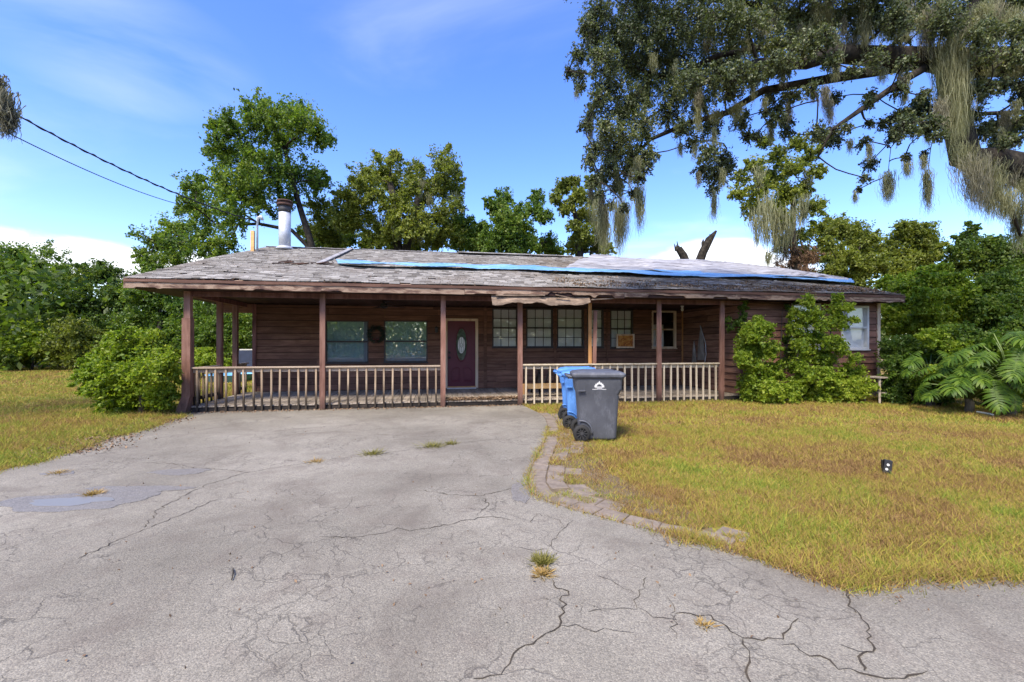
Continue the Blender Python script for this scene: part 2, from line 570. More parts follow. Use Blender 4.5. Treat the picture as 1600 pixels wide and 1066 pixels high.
def asphalt_mat():
    m, nt, b = base_mat('old_asphalt', 0.85, 0.25)
    v = objvec(nt, (1, 1, 1), False)
    big = noise(nt, v, 0.45, 5, 0.6)
    mid = noise(nt, v, 3.0, 6, 0.65)
    agg = nd(nt, 'ShaderNodeTexVoronoi', feature='F1')
    agg.inputs['Scale'].default_value = 130
    lk(nt, v, agg.inputs['Vector'])
    grain = noise(nt, v, 150, 3, 0.7)
    base = ramp(nt, big, [(0.3, (0.155, 0.142, 0.114)), (0.5, (0.242, 0.223, 0.182)), (0.7, (0.333, 0.309, 0.256))])
    base = mixc(nt, ramp(nt, mid, [(0.50, (0, 0, 0)), (0.72, (0.6, 0.6, 0.6))]), base, (0.165, 0.14, 0.115))
    st = nd(nt, 'ShaderNodeSeparateColor')
    lk(nt, agg.outputs['Color'], st.inputs[0])
    stone = ramp(nt, st.outputs[0], [(0.0, (0.10, 0.10, 0.10)), (0.3, (0.36, 0.355, 0.35)), (0.65, (0.55, 0.545, 0.53)), (0.9, (0.66, 0.64, 0.6)), (1.0, (0.92, 0.9, 0.85))])
    c = mixc(nt, 0.42, base, stone, 'OVERLAY')
    gap = ramp(nt, agg.outputs['Distance'], [(0.35, (0, 0, 0)), (0.75, (1, 1, 1))])
    c = mixc(nt, math_n(nt, 'MULTIPLY', gap, 0.35), c, (0.09, 0.08, 0.066))
    # crocodile cracking in patches
    dv = nd(nt, 'ShaderNodeVectorMath', operation='ADD')
    nz = nd(nt, 'ShaderNodeTexNoise')
    nz.inputs['Scale'].default_value = 3.5
    nz.inputs['Detail'].default_value = 5
    lk(nt, v, nz.inputs['Vector'])
    sc = nd(nt, 'ShaderNodeVectorMath', operation='SCALE')
    sc.inputs['Scale'].default_value = 0.42
    lk(nt, nz.outputs['Color'], sc.inputs[0])
    lk(nt, v, dv.inputs[0])
    lk(nt, sc.outputs[0], dv.inputs[1])
    cr = None
    for s, w, lo, hi in ((2.2, 0.017, 0.44, 0.56), (6.0, 0.036, 0.50, 0.60)):
        vo = nd(nt, 'ShaderNodeTexVoronoi', feature='DISTANCE_TO_EDGE')
        vo.inputs['Scale'].default_value = s
        lk(nt, dv.outputs[0], vo.inputs['Vector'])
        line = ramp(nt, vo.outputs['Distance'], [(0.0, (1, 1, 1)), (w, (0, 0, 0))])
        msk = ramp(nt, noise(nt, v, 0.9 if s < 4 else 1.1, 3), [(lo, (0, 0, 0)), (hi, (1, 1, 1))])
        x = math_n(nt, 'MULTIPLY', line, msk)
        cr = x if cr is None else math_n(nt, 'MAXIMUM', cr, x)
    rst = ramp(nt, noise(nt, v, 0.8, 6, 0.7, 0.8), [(0.50, (0, 0, 0)), (0.66, (0.6, 0.6, 0.6))])
    c = mixc(nt, rst, c, (0.13, 0.112, 0.09))
    c = mixc(nt, math_n(nt, 'MULTIPLY', cr, 0.6), c, (0.045, 0.04, 0.035))
    lk(nt, c, b.inputs['Base Color'])
    h = math_n(nt, 'SUBTRACT', math_n(nt, 'ADD', math_n(nt, 'MULTIPLY', grain, 0.5), math_n(nt, 'SUBTRACT', 1.0, agg.outputs['Distance'])),
               math_n(nt, 'MULTIPLY', cr, 1.5))
    bump(nt, b, h, 0.5, 0.004)
    return m


M['asphalt'] = asphalt_mat()
M['crack'] = plain('crack_dirt', (0.075, 0.058, 0.038), (0.018, 0.016, 0.013), 20, 0.95, 0.4, rnd=False)


def grass_cols():
    return [(0.22, (0.25, 0.148, 0.062)), (0.38, (0.355, 0.24, 0.088)), (0.50, (0.41, 0.32, 0.065)), (0.62, (0.345, 0.335, 0.048)), (0.80, (0.185, 0.25, 0.035))]


def grass_mat(name, blade=True):
    m, nt, b = base_mat(name, 0.75, 0.15)
    tc = nd(nt, 'ShaderNodeTexCoord')
    mp = nd(nt, 'ShaderNodeMapping')
    mp.inputs['Scale'].default_value = (1, 1, 0)
    lk(nt, tc.outputs['Object'], mp.inputs[0])
    f = noise(nt, mp.outputs[0], 0.62, 6, 0.7, 0.5)
    g = noise(nt, mp.outputs[0], 2.6, 4, 0.6)
    x = math_n(nt, 'ADD', math_n(nt, 'MULTIPLY', f, 1.7), math_n(nt, 'MULTIPLY', g, 0.6))
    x = math_n(nt, 'SUBTRACT', x, 0.69)
    sx = nd(nt, 'ShaderNodeSeparateXYZ')
    lk(nt, tc.outputs['Object'], sx.inputs[0])
    gl = nd(nt, 'ShaderNodeMapRange')          # the left yard is the greener one
    gl.inputs['From Min'].default_value = 1.0
    gl.inputs['From Max'].default_value = -6.0
    gl.inputs['To Max'].default_value = 0.10
    lk(nt, sx.outputs[0], gl.inputs['Value'])
    x = math_n(nt, 'ADD', x, gl.outputs[0])
    if blade:
        geo = nd(nt, 'ShaderNodeNewGeometry')
        x = math_n(nt, 'ADD', x, math_n(nt, 'MULTIPLY', math_n(nt, 'SUBTRACT', geo.outputs['Random Per Island'], 0.5), 0.6))
        c = ramp(nt, x, grass_cols())
        tr = nd(nt, 'ShaderNodeBsdfTranslucent')
        lk(nt, c, tr.inputs['Color'])
        mix = nd(nt, 'ShaderNodeMixShader')
        mix.inputs[0].default_value = 0.3
        lk(nt, b.outputs[0], mix.inputs[1])
        lk(nt, tr.outputs[0], mix.inputs[2])
        lk(nt, mix.outputs[0], nt.nodes['Material Output'].inputs[0])
    else:
        c = ramp(nt, x, [(p, tuple(v * 0.8 for v in q)) for p, q in grass_cols()])
        s = noise(nt, tc.outputs['Object'], 22, 5, 0.7)
        c = mixc(nt, ramp(nt, s, [(0.42, (0.75, 0.75, 0.75)), (0.6, (0, 0, 0))]), c, (0.10, 0.068, 0.035))
        bump(nt, b, s, 0.8, 0.03)
    lk(nt, c, b.inputs['Base Color'])
    return m


M['blade'] = grass_mat('lawn_blades', True)
M['soil'] = grass_mat('lawn_ground', False)
M['paver'] = plain('paver_concrete', (0.245, 0.20, 0.155), (0.135, 0.108, 0.082), 9, 0.9, 0.4)
M['water'] = None


# ------------------------------------------------------------------ ground, driveway
def poly_in(poly, x, y):
    px = np.array([p[0] for p in poly])
    py = np.array([p[1] for p in poly])
    ins = np.zeros(len(x), bool)
    j = len(poly) - 1
    for i in range(len(poly)):
        c = ((py[i] > y) != (py[j] > y)) & (x < (px[j] - px[i]) * (y - py[i]) / (py[j] - py[i] + 1e-12) + px[i])
        ins ^= c
        j = i
    return ins


def sub_jit(pts, step, amp, rnd):
    out = []
    for a, b in zip(pts[:-1], pts[1:]):
        a, b = Vector(a[:2]), Vector(b[:2])
        n = max(1, int((b - a).length / step))
        d = (b - a)
        nrm = Vector((-d.y, d.x)).normalized() if d.length > 0 else Vector((0, 0))
        for k in range(n):
            p = a + d * (k / n)
            j = 0 if (k == 0) else rnd.uniform(-amp, amp)
            out.append(p + nrm * j)
    out.append(Vector(pts[-1][:2]))
    return out


rj = random.Random(3)
left_edge = [(-40, 4.0), (-14, 4.6), *[tuple(G(*p)[:2]) for p in [(-120, 772), (0, 737), (60, 724), (120, 703), (180, 684), (240, 665), (262, 657), (285, 651)]]]
left_edge = sub_jit(left_edge, 0.12, 0.035, rj)
porch_edge = [Vector((H(0.05, -0.03)[0], H(0.05, -0.03)[1])), Vector((H(7.55, -0.03)[0], H(7.55, -0.03)[1]))]
paver_curve_px = [(842, 646), (852, 655), (856, 668), (853, 684), (845, 702), (834, 722), (825, 745), (824, 757), (831, 771), (845, 781), (873, 791), (907, 801), (946, 812), (975, 820), (1003, 827), (1045, 837), (1098, 848), (1124, 856)]
paver_curve = [G(*p) for p in paver_curve_px]
right_edge = [tuple(p[:2]) for p in paver_curve] + [tuple(G(*p)[:2]) for p in [(1200, 880), (1265, 900), (1335, 919), (1372, 908), (1405, 899), (1470, 904), (1530, 902), (1600, 895), (1700, 893)]] + [(8, 2.7), (40, 2.2)]
re2 = sub_jit(right_edge[:18], 0.3, 0.0, rj) + sub_jit(right_edge[17:], 0.1, 0.02, rj)[1:]
ASPH = [(p[0], p[1]) for p in left_edge] + [(p[0], p[1]) for p in porch_edge] + [(p[0], p[1]) for p in re2] + [(40, -6), (-40, -6)]

mb = MB()
mb.add([(-600, -300, 0), (600, -300, 0), (600, 900, 0), (-600, 900, 0)], [(0, 1, 2, 3)])
gr = mb.build('ground', M['soil'], kind='structure')
mb = MB()
mb.prism(ASPH, -0.03, 0.010, 'z')
dr = mb.build('driveway', M['asphalt'], kind='structure')

# open cracks: dirt-filled jagged lines in the driveway
z6 = lambda L: [G(x / 2, 640 + y / 2) for x, y in L]
z7 = lambda L: [G(800 + x / 2, 780 + y / 2) for x, y in L]
CR = [z6(l) for l in [
    [(240, 470), (330, 430), (460, 375), (540, 345), (620, 310), (690, 280)],
    [(460, 372), (490, 320), (560, 280), (640, 240), (700, 222), (770, 200), (860, 185), (970, 168), (1060, 155), (1180, 143), (1280, 128), (1420, 108), (1600, 90)],
    [(770, 200), (700, 190), (620, 188), (540, 172), (450, 168)],
    [(1000, 402), (1100, 405), (1200, 390), (1240, 375), (1280, 385), (1400, 365), (1480, 345), (1540, 338), (1600, 352)],
    [(1320, 255), (1400, 270), (1500, 275), (1530, 265), (1600, 250), (1690, 225)],
    [(1510, 280), (1530, 300), (1490, 335)]]]
CR2 = [z7(l) for l in [
    [(-120, 572), (-40, 555), (0, 485), (60, 455), (110, 430), (150, 405), (155, 360), (160, 310), (175, 295), (130, 285), (125, 255)],
    [(150, 405), (200, 400), (260, 415), (320, 415), (380, 425)],
    [(240, 360), (290, 345), (380, 350), (390, 310), (420, 250)], [(385, 300), (320, 270), (270, 245)],
    [(390, 345), (440, 370), (500, 380), (510, 345), (485, 310)], [(508, 370), (515, 440)],
    [(510, 360), (580, 365), (620, 370), (670, 405), (725, 445), (780, 445), (850, 445), (880, 400), (895, 380)],
    [(725, 445), (740, 500), (750, 590)],
    [(850, 455), (900, 480), (960, 500), (1020, 530), (1090, 555), (1200, 570), (1300, 545)],
    [(1040, 280), (1060, 330), (1090, 370), (1110, 410), (1125, 460), (1130, 485), (1100, 490), (1095, 520), (1100, 545)],
    [(1130, 485), (1080, 475), (1020, 460)], [(110, 155), (140, 120), (170, 90), (190, 70)], [(0, 150), (60, 165), (110, 160)],
    [(60, 80), (75, 50), (150, 70), (165, 95)]]]


def crack(pts, w, rnd):
    p2 = []
    for a, b in zip(pts[:-1], pts[1:]):
        a, b = a.xy, b.xy
        L = (b - a).length
        n = max(2, int(L / 0.035))
        d = b - a
        nr = Vector((-d.y, d.x)).normalized()
        for k in range(n):
            p2.append(a + d * (k / n) + nr * rnd.gauss(0, 0.011))
    p2.append(pts[-1].xy)
    vs, fs = [], []
    n = len(p2)
    for i, p in enumerate(p2):
        d = p2[min(i + 1, n - 1)] - p2[max(i - 1, 0)]
        nr = Vector((-d.y, d.x))
        nr = nr.normalized() if nr.length > 0 else Vector((1, 0))
        ww = w * rnd.uniform(0.35, 1.25) * (0.45 if i in (0, n - 1) else 1)
        vs += [(p.x + nr.x * ww / 2, p.y + nr.y * ww / 2, 0.0135), (p.x - nr.x * ww / 2, p.y - nr.y * ww / 2, 0.0135)]
    for i in range(n - 1):
        fs.append((2 * i, 2 * i + 2, 2 * i + 3, 2 * i + 1))
    return vs, fs


rc = random.Random(5)
for L in CR:
    mb = MB()
    mb.add(*crack(L, 0.008, rc))
    mb.build('crack', M['crack'], dr)
for k, L in enumerate(CR2):
    mb = MB()
    mb.add(*crack(L, 0.009 if k in (0, 6, 7, 8, 9) else 0.0045, rc))
    mb.build('crack', M['crack'], dr)


# puddles
def water_mat():
    m, nt, b = base_mat('puddle_water', 0.28, 0.4)
    b.inputs['Base Color'].default_value = (0.19, 0.18, 0.165, 1)
    b.inputs['Specular IOR Level'].default_value = 0.35
    v = objvec(nt, (1, 1, 1), False)
    bump(nt, b, noise(nt, v, 3, 2), 0.04, 0.01)
    return m


M['water'] = water_mat()


def damp_mat():
    m, nt, b = base_mat('damp_asphalt', 0.5, 0.35)
    v = objvec(nt, (1, 1, 1), False)
    agg = nd(nt, 'ShaderNodeTexVoronoi', feature='F1')
    agg.inputs['Scale'].default_value = 130
    lk(nt, v, agg.inputs['Vector'])
    st = nd(nt, 'ShaderNodeSeparateColor')
    lk(nt, agg.outputs['Color'], st.inputs[0])
    c = ramp(nt, st.outputs[0], [(0, (0.12, 0.11, 0.096)), (0.6, (0.185, 0.171, 0.151)), (1, (0.25, 0.233, 0.207))])
    lk(nt, c, b.inputs['Base Color'])
    bump(nt, b, agg.outputs['Distance'], 0.4, 0.004)
    return m


M['damp'] = damp_mat()


def puddle(name, cx, cy, rx, ry, z, mat, seed, label=None):
    r = random.Random(seed)
    ph = [r.uniform(0, 6.28) for _ in range(5)]
    pts = []
    for k in range(64):
        a = 2 * math.pi * k / 64
        q = 1 + 0.14 * math.sin(2 * a + ph[0]) + 0.10 * math.sin(3 * a + ph[1]) + 0.06 * math.sin(5 * a + ph[2]) + 0.05 * math.sin(9 * a + ph[3]) + r.uniform(-.02, .02)
        p = (cx + rx * q * math.cos(a), cy + ry * q * math.sin(a))
        pts.append(p)
    mb = MB()
    mb.prism(pts, 0.004, z, 'z')
    return mb.build(name, mat, kind='structure')


c = G(120, 785)
puddle('damp_patch', c.x, c.y, 0.60, 0.30, 0.0145, M['damp'], 1)
puddle('puddle', c.x - 0.05, c.y - 0.02, 0.36, 0.12, 0.0185, M['water'], 2)
c = G(92, 741)
puddle('puddle', c.x, c.y, 0.16, 0.1, 0.0145, M['damp'], 3)
c = G(280, 739)
puddle('damp_patch', c.x, c.y, 0.36, 0.12, 0.0145, M['damp'], 6)
c = G(215, 766)
puddle('damp_patch', c.x, c.y, 0.48, 0.12, 0.0150, M['damp'], 8)
c = G(812, 772)
puddle('damp_patch', c.x, c.y, 0.09, 0.3, 0.0150, M['damp'], 9)

# ------------------------------------------------------------------ house
house = thing('house', 'long low brown wooden ranch house with railed porch and worn shingle roof', 'house', HO, TH)
EV, EU0, EU1 = -0.45, -0.98, 18.48       # eave line and rakes
RV, RZ0, RP = 7.2, 2.93, 0.30            # ridge position, eave height, pitch
WV, DZ = 3.0, 0.15                       # porch back wall, deck height
UR, UL, UE = 13.75, 0.22, 18.25          # return wall, left end, right end
FV = 0.10                                # front of right room
BV = 14.4


def roofz(v):
    return RZ0 + RP * ((v - EV) if v <= RV else (2 * RV - v - EV))


class Plane:
    def __init__(s, O, A, N):
        s.O, s.A, s.N = Vector(O), Vector(A), Vector(N)

    def P(s, a, z, n):
        return s.O + s.A * a + s.N * n + Vector((0, 0, z))

    def bx(s, mb, a0, a1, z0, z1, n0, n1):
        mb.hexa([s.P(a0, z0, n1), s.P(a1, z0, n1), s.P(a1, z0, n0), s.P(a0, z0, n0),
                 s.P(a0, z1, n1), s.P(a1, z1, n1), s.P(a1, z1, n0), s.P(a0, z1, n0)])


rw = random.Random(11)


def make_wall(name, pl, L, z0, z1, ops, mat, expo=0.19, topf=None):
    es = sorted({0, L, *[o[0] for o in ops], *[o[1] for o in ops]})
    mb = MB()
    for a0, a1 in zip(es[:-1], es[1:]):
        zs = sorted([(o[2], o[3]) for o in ops if o[0] < (a0 + a1) / 2 < o[1]])
        z = z0
        for q0, q1 in zs + [(z1, z1)]:
            if q0 - z > 0.01:
                pl.bx(mb, a0, a1, z, q0, -0.10, 0.0)
            z = q1
    w = mb.build(name, M['backing'], house)
    nrow = int(math.ceil((z1 - z0) / expo))
    for r in range(nrow):
        b0, b1 = z0 + r * expo, min(z1, z0 + (r + 1) * expo)
        joints = [0]
        x = rw.uniform(1.2, 3.6)
        while x < L - 0.5:
            joints.append(x)
            x += rw.uniform(2.4, 3.7)
        segs = sorted({0, L, *[o[k] for o in ops for k in (0, 1) if o[2] < b1 and o[3] > b0]})
        full = sorted({*segs, *[j for j in joints if all(abs(j - s) > 0.2 for s in segs)]})
        # neighbouring strips that keep the same height range are one board up to the next joint
        runs = []
        for a0, a1 in zip(full[:-1], full[1:]):
            am = (a0 + a1) / 2
            rng = [(b0, b1)]
            for o in ops:
                if o[0] < am < o[1]:
                    nr = []
                    for q0, q1 in rng:
                        if o[2] > q0:
                            nr.append((q0, min(q1, o[2])))
                        if o[3] < q1:
                            nr.append((max(q0, o[3]), q1))
                    rng = [t for t in nr if t[1] - t[0] > 0.012]
            for q in rng:
                if runs and abs(runs[-1][1] - a0) < 1e-6 and runs[-1][2] == q and a0 not in joints:
                    runs[-1][1] = a1
                else:
                    runs.append([a0, a1, q])
        for a0, a1, (q0, q1) in runs:
            nb, nt_ = 0.036 + rw.uniform(-.005, .006), 0.006
            d0, d1 = rw.uniform(-.002, .002), rw.uniform(-.002, .002)
            g = 0.0015
            mb = MB()
            zl0, zl1, zh0, zh1 = q0 + d0, q0 + d1, q1 - 0.015, q1 - 0.015
            mb.hexa([pl.P(a0 + g, zl0, nb), pl.P(a1 - g, zl1, nb), pl.P(a1 - g, zl1, 0.001), pl.P(a0 + g, zl0, 0.001),
                     pl.P(a0 + g, zh0, nt_), pl.P(a1 - g, zh1, nt_), pl.P(a1 - g, zh1, 0.001), pl.P(a0 + g, zh0, 0.001)])
            mb.build('siding_board', mat, w)
    return w


def rect(px0, px1, py0, py1, v):
    pm = (px0 + px1) / 2
    return (HU(px0, v), HU(px1, v), HZ(pm, py1, v), HZ(pm, py0, v))


wins = [rect(508, 576, 501, 567, WV), rect(600, 668, 501, 566, WV)]
grids = [rect(769, 809, 482, 543, WV), rect(822, 864, 482, 543, WV), rect(870, 912, 482, 543, WV), rect(917, 943, 483, 543, WV), rect(953, 989, 484, 544, WV)]
wside = rect(1018, 1056, 486, 544, WV)
dop = rect(695.5, 747, 498, 607, WV)
dop = (dop[0], dop[1], DZ + 0.005, dop[3])
sh = lambda o, d: (o[0] - d, o[1] - d, o[2], o[3])
PB = Plane((UL, WV, 0), (1, 0, 0), (0, -1, 0))
bops = [sh(o, UL) for o in wins + grids + [wside, dop]]
bw = make_wall('porch_wall', PB, UR - UL, DZ, 2.70, bops, M['siding'])
PRt = Plane((UR, WV, 0), (0, -1, 0), (-1, 0, 0))
make_wall('return_wall', PRt, WV - FV, DZ, 2.70, [], M['siding_side'])
rwins = [rect(1236, 1281, 474, 546, FV), rect(1313, 1356, 478, 546, FV)]
PF = Plane((UR, FV, 0), (1, 0, 0), (0, -1, 0))
make_wall('front_room_wall', PF, UE - UR, 0.22, 2.74, [sh(o, UR) for o in rwins], M['siding_worn'])
PL = Plane((UL, BV, 0), (0, -1, 0), (-1, 0, 0))
make_wall('end_wall', PL, BV - WV, 0.15, 2.74, [], M['siding_worn'], 0.19)
PR_ = Plane((UE, FV, 0), (0, 1, 0), (1, 0, 0))
make_wall('end_wall', PR_, BV - FV, 0.15, 2.74, [], M['siding_worn'], 0.19)
PBk = Plane((UE, BV, 0), (-1, 0, 0), (0, 1, 0))
make_wall('rear_wall', PBk, UE - UL, 0.15, 2.74, [], M['siding_worn'], 0.19)
# gable ends above the end walls
for u0, u1 in ((UL, UL + 0.1), (UE - 0.1, UE)):
    mb = MB()
    prof = [(WV if u0 < 1 else FV, 2.745), (BV, 2.745), (BV, roofz(BV) - 0.08), (RV, roofz(RV) - 0.08), (WV if u0 < 1 else FV, roofz(WV if u0 < 1 else FV) - 0.08)]
    a = [(u0, y, z) for y, z in prof]
    b = [(u1, y, z) for y, z in prof]
    n = len(prof)
    mb.add(a + b, [tuple(range(n - 1, -1, -1)), tuple(range(n, 2 * n))] + [(k, (k + 1) % n, (k + 1) % n + n, k + n) for k in range(n)])
    mb.build('gable', M['siding_worn'], house)
# plinth, corner boards, floor, porch ceiling, inner partition behind the windows
mb = MB(); mb.box(UR + .02, UE - .02, FV + .02, FV + .2, -0.05, 0.219); mb.build('plinth', M['paver'], house)
mb = MB(); mb.box(UL + .12, UE - .12, WV + .12, BV - .12, 0.02, 0.14); mb.build('floor', M['dark'], house)
mb = MB(); mb.box(UR + .12, UE - .12, FV + .22, WV + .11, 0.02, 0.139); mb.build('floor', M['dark'], house)
for (u, v, n) in ((UE + .004, FV - .035, 1), (UR + .012, FV - .035, 1)):
    mb = MB()
    mb.box(u - .05, u + .05, v - .004, v + .04, 0.2, 2.735)
    mb.build('corner_board', M['creamtrim'] if u > 18 else M['trimwood'], house)
mb = MB(); mb.box(UL - .045, UL + .06, WV - .048, WV - .027, DZ, 2.69); mb.build('corner_board', M['trimwood'], house)
mb = MB(); mb.box(UR - .055, UR - .03, WV - .07, WV - .005, DZ, 2.69); mb.build('corner_board', M['newwood'], house)
uj = HU(758, WV)
mb = MB(); mb.box(uj - .05, uj + .05, WV - .05, WV - .028, DZ, 2.69); mb.build('trim_board', M['siding'], house)
for a, b in zip(grids[:-1], grids[1:]):
    if b[0] - a[1] > 0.08:
        um = (a[1] + b[0]) / 2
        mb = MB(); mb.box(um - .035, um + .035, WV - .046, WV - .028, DZ, 2.69); mb.build('trim_board', M['siding'], house)
# ceiling boards of the porch
nb = 42
for k in range(nb):
    u0 = EU0 + 0.06 + k * (UR - EU0 - .08) / nb
    u1 = EU0 + 0.06 + (k + 1) * (UR - EU0 - .08) / nb - 0.006
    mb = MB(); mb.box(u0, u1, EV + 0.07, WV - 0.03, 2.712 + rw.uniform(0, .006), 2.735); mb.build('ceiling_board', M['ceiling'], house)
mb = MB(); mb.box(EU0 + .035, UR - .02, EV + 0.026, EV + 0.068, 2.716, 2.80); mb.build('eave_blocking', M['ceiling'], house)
for u0 in (EU0 + .035, EU1 - .07):
    mb = MB()
    prof = [(EV + .07, 2.737), (RV, 2.737 + .0), (2 * RV - EV - .07, 2.737), (RV, roofz(RV) - .12)]
    a = [(u0, y, z) for y, z in prof]
    b = [(u0 + .035, y, z) for y, z in prof]
    mb.add(a + b, [(3, 2, 1, 0), (4, 5, 6, 7)] + [(k, (k + 1) % 4, (k + 1) % 4 + 4, k + 4) for k in range(4)])
    mb.build('gable_face', M['siding_worn'], house)
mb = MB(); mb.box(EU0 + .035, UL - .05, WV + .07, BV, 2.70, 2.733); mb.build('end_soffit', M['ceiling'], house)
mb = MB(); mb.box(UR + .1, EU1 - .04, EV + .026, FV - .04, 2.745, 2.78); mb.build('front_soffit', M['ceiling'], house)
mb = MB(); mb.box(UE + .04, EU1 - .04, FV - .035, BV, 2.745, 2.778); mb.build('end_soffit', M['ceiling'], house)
# header over the porch end
mb = MB(); mb.box(-0.62, UL - .06, WV - .04, WV + .06, 2.44, 2.70); mb.build('porch_header', M['siding'], house)
mb = MB(); mb.box(-0.06, 0.05, 0.07, WV - .06, 2.60, 2.71); mb.build('porch_beam', M['trimwood'], house)
mb = MB(); mb.box(0.07, UR - .02, -.045, .045, 2.60, 2.71); mb.build('porch_beam', M['trimwood'], house)

# ---- windows
rwn = random.Random(21)


def add_pane(win, pl, a0, a1, z0, z1, n, mat):
    mb = MB()
    pl.bx(mb, a0, a1, z0, z1, n - .004, n)
    return mb.build('pane', mat, win)


def blind(win, pl, a0, a1, z0, z1, n=-0.082, mat=None):
    mb = MB()
    z = z1
    while z > z0 + .01:
        mb.hexa([pl.P(a0, z - .036, n + .012), pl.P(a1, z - .036, n + .012), pl.P(a1, z - .036, n + .010), pl.P(a0, z - .036, n + .010),
                 pl.P(a0, z, n), pl.P(a1, z, n), pl.P(a1, z, n - .002), pl.P(a0, z, n - .002)])
        z -= 0.033
    mb.build('blind', mat or M['blind'], win)


def sash_window(o, pl, off, fmat, gmat, cols=1, rows=1, t=0.045, proud=0.034, blinds=None, sill=True, name='window', bmat=None):
    a0, a1, z0, z1 = o[0] - off, o[1] - off, o[2], o[3]
    mb = MB()
    for q in ((a0, a0 + t, z0, z1), (a1 - t, a1, z0, z1), (a0 + t, a1 - t, z0, z0 + t), (a0 + t, a1 - t, z1 - t, z1)):
        pl.bx(mb, *q, -0.08, proud)
    zm = (z0 + z1) / 2
    pl.bx(mb, a0 + t, a1 - t, zm - .022, zm + .022, -0.07, proud - .014)
    w = mb.build(name, fmat, house)
    if sill:
        mb = MB(); pl.bx(mb, a0 - .02, a1 + .02, z0 - .03, z0 - .002, 0.027, proud + .03); mb.build('sill', fmat, w)
    for s, (q0, q1) in enumerate(((z0 + t, zm - .022), (zm + .022, z1 - t))):
        n = -0.05 if s == 0 else -0.035
        for i in range(cols):
            for j in range(rows):
                x0 = a0 + t + (a1 - a0 - 2 * t) * i / cols
                x1 = a0 + t + (a1 - a0 - 2 * t) * (i + 1) / cols
                y0 = q0 + (q1 - q0) * j / rows
                y1 = q0 + (q1 - q0) * (j + 1) / rows
                add_pane(w, pl, x0 + .004, x1 - .004, y0 + .004, y1 - .004, n, gmat)
        if cols > 1:
            mb = MB()
            for i in range(1, cols):
                x = a0 + t + (a1 - a0 - 2 * t) * i / cols
                pl.bx(mb, x - .009, x + .009, q0, q1, n - .012, n + .010)
            mb.build('muntin', fmat, w)
            mb = MB()
            for j in range(1, rows):
                y = q0 + (q1 - q0) * j / rows
                pl.bx(mb, a0 + t, a1 - t, y - .009, y + .009, n - .010, n + .012)
            mb.build('muntin', fmat, w)
    if blinds:
        blind(w, pl, a0 + .05, a1 - .05, z0 + (z1 - z0) * (1 - blinds) + .03, z1 - .02, mat=bmat)
    return w


for o in wins:
    w = sash_window(o, PB, UL, M['greyvinyl'], M['pane_film'], 1, 1, 0.035, 0.03)
    mb = MB()
    a0, a1 = o[0] - UL + .04, o[1] - UL - .04
    n = 40
    pts = [(a0 + (a1 - a0) * k / n, -0.095 + 0.004 * math.sin(k * 1.3) + 0.003 * math.sin(k * 2.9)) for k in range(n + 1)]
    for (x0, n0), (x1, n1) in zip(pts[:-1], pts[1:]):
        mb.add([PB.P(x0, o[2] + .02, n0), PB.P(x1, o[2] + .02, n1), PB.P(x1, o[3] - .02, n1), PB.P(x0, o[3] - .02, n0)], [(0, 1, 2, 3)])
    mb.build('reflection_sheet', M['reflection_sheet'], w)  # added sheet behind the pane, its blue stands in for the glass reflection
for k, o in enumerate(grids):
    sash_window(o, PB, UL, M['greyvinyl'], M['pane'], 3 if k != 3 else 2, 2, 0.04, 0.03, blinds=1.0)
w = sash_window(wside, PB, UL, M['creamtrim'], M['pane'], 1, 1, 0.05, 0.036)
mb = MB(); PB.bx(mb, wside[0] - UL + .16, wside[1] - UL - .3, wside[2] + .05, wside[3] - .45, -0.30, -0.28)
mb.build('window_board', M['blind'], w)
for o in rwins:
    sash_window(o, PF, UR, M['white'], M['pane'], 1, 1, 0.06, 0.042, blinds=1.0)

# ---- door
a0, a1, z0, z1 = sh(dop, UL)
mb = MB()
t = 0.085
PB.bx(mb, a0, a0 + .07, z0, z1, -0.07, 0.04)
PB.bx(mb, a1 - t, a1, z0, z1, -0.07, 0.04)
PB.bx(mb, a0 + .07, a1 - t, z1 - .075, z1, -0.07, 0.038)
door = mb.build('door', M['creamtrim'], house)
door['label'] = 'burgundy panelled front door with oval leaded glass and cream trim'
mb = MB(); PB.bx(mb, a0 + .071, a1 - t - .001, z0, z0 + .055, -0.05, 0.045); mb.build('threshold', M['newwood'], door)
mb = MB(); PB.bx(mb, a0 + .06, a1 - .08, z0 - .004, z0 + .022, 0.05, 0.22); mb.build('door_step', M['white'], door)
d0, d1, e0, e1 = a0 + .073, a1 - t - .003, z0 + .058, z1 - .078
mb = MB(); PB.bx(mb, d0, d1, e0, e1, -0.06, -0.015); mb.build('slab', M['door'], door)
dc, dw, dh = (d0 + d1) / 2, d1 - d0, e1 - e0


def ellipse_ring(pl, ca, cz, ra0, rz0, ra1, rz1, n0, n1, seg=36):
    mb = MB()
    vs = []
    for k in range(seg):
        a = 2 * math.pi * k / seg
        ca_, sa_ = math.cos(a), math.sin(a)
        vs += [pl.P(ca + ra0 * ca_, cz + rz0 * sa_, n0), pl.P(ca + ra0 * ca_, cz + rz0 * sa_, n1),
               pl.P(ca + ra1 * ca_, cz + rz1 * sa_, n1), pl.P(ca + ra1 * ca_, cz + rz1 * sa_, n0)]
    fs = []
    for k in range(seg):
        b, c = 4 * k, 4 * ((k + 1) % seg)
        fs += [(b, c, c + 1, b + 1), (b + 1, c + 1, c + 2, b + 2), (b + 2, c + 2, c + 3, b + 3)]
    mb.add(vs, fs)
    return mb


oc = e0 + dh * 0.64
ellipse_ring(PB, dc, oc, .165, .495, .205, .54, -0.016, 0.004).build('oval_frame', M['door'], door, True)
mb = MB()
mb.add([PB.P(dc + .168 * math.cos(2 * math.pi * k / 36), oc + .50 * math.sin(2 * math.pi * k / 36), -0.0125) for k in range(36)], [tuple(range(36))])


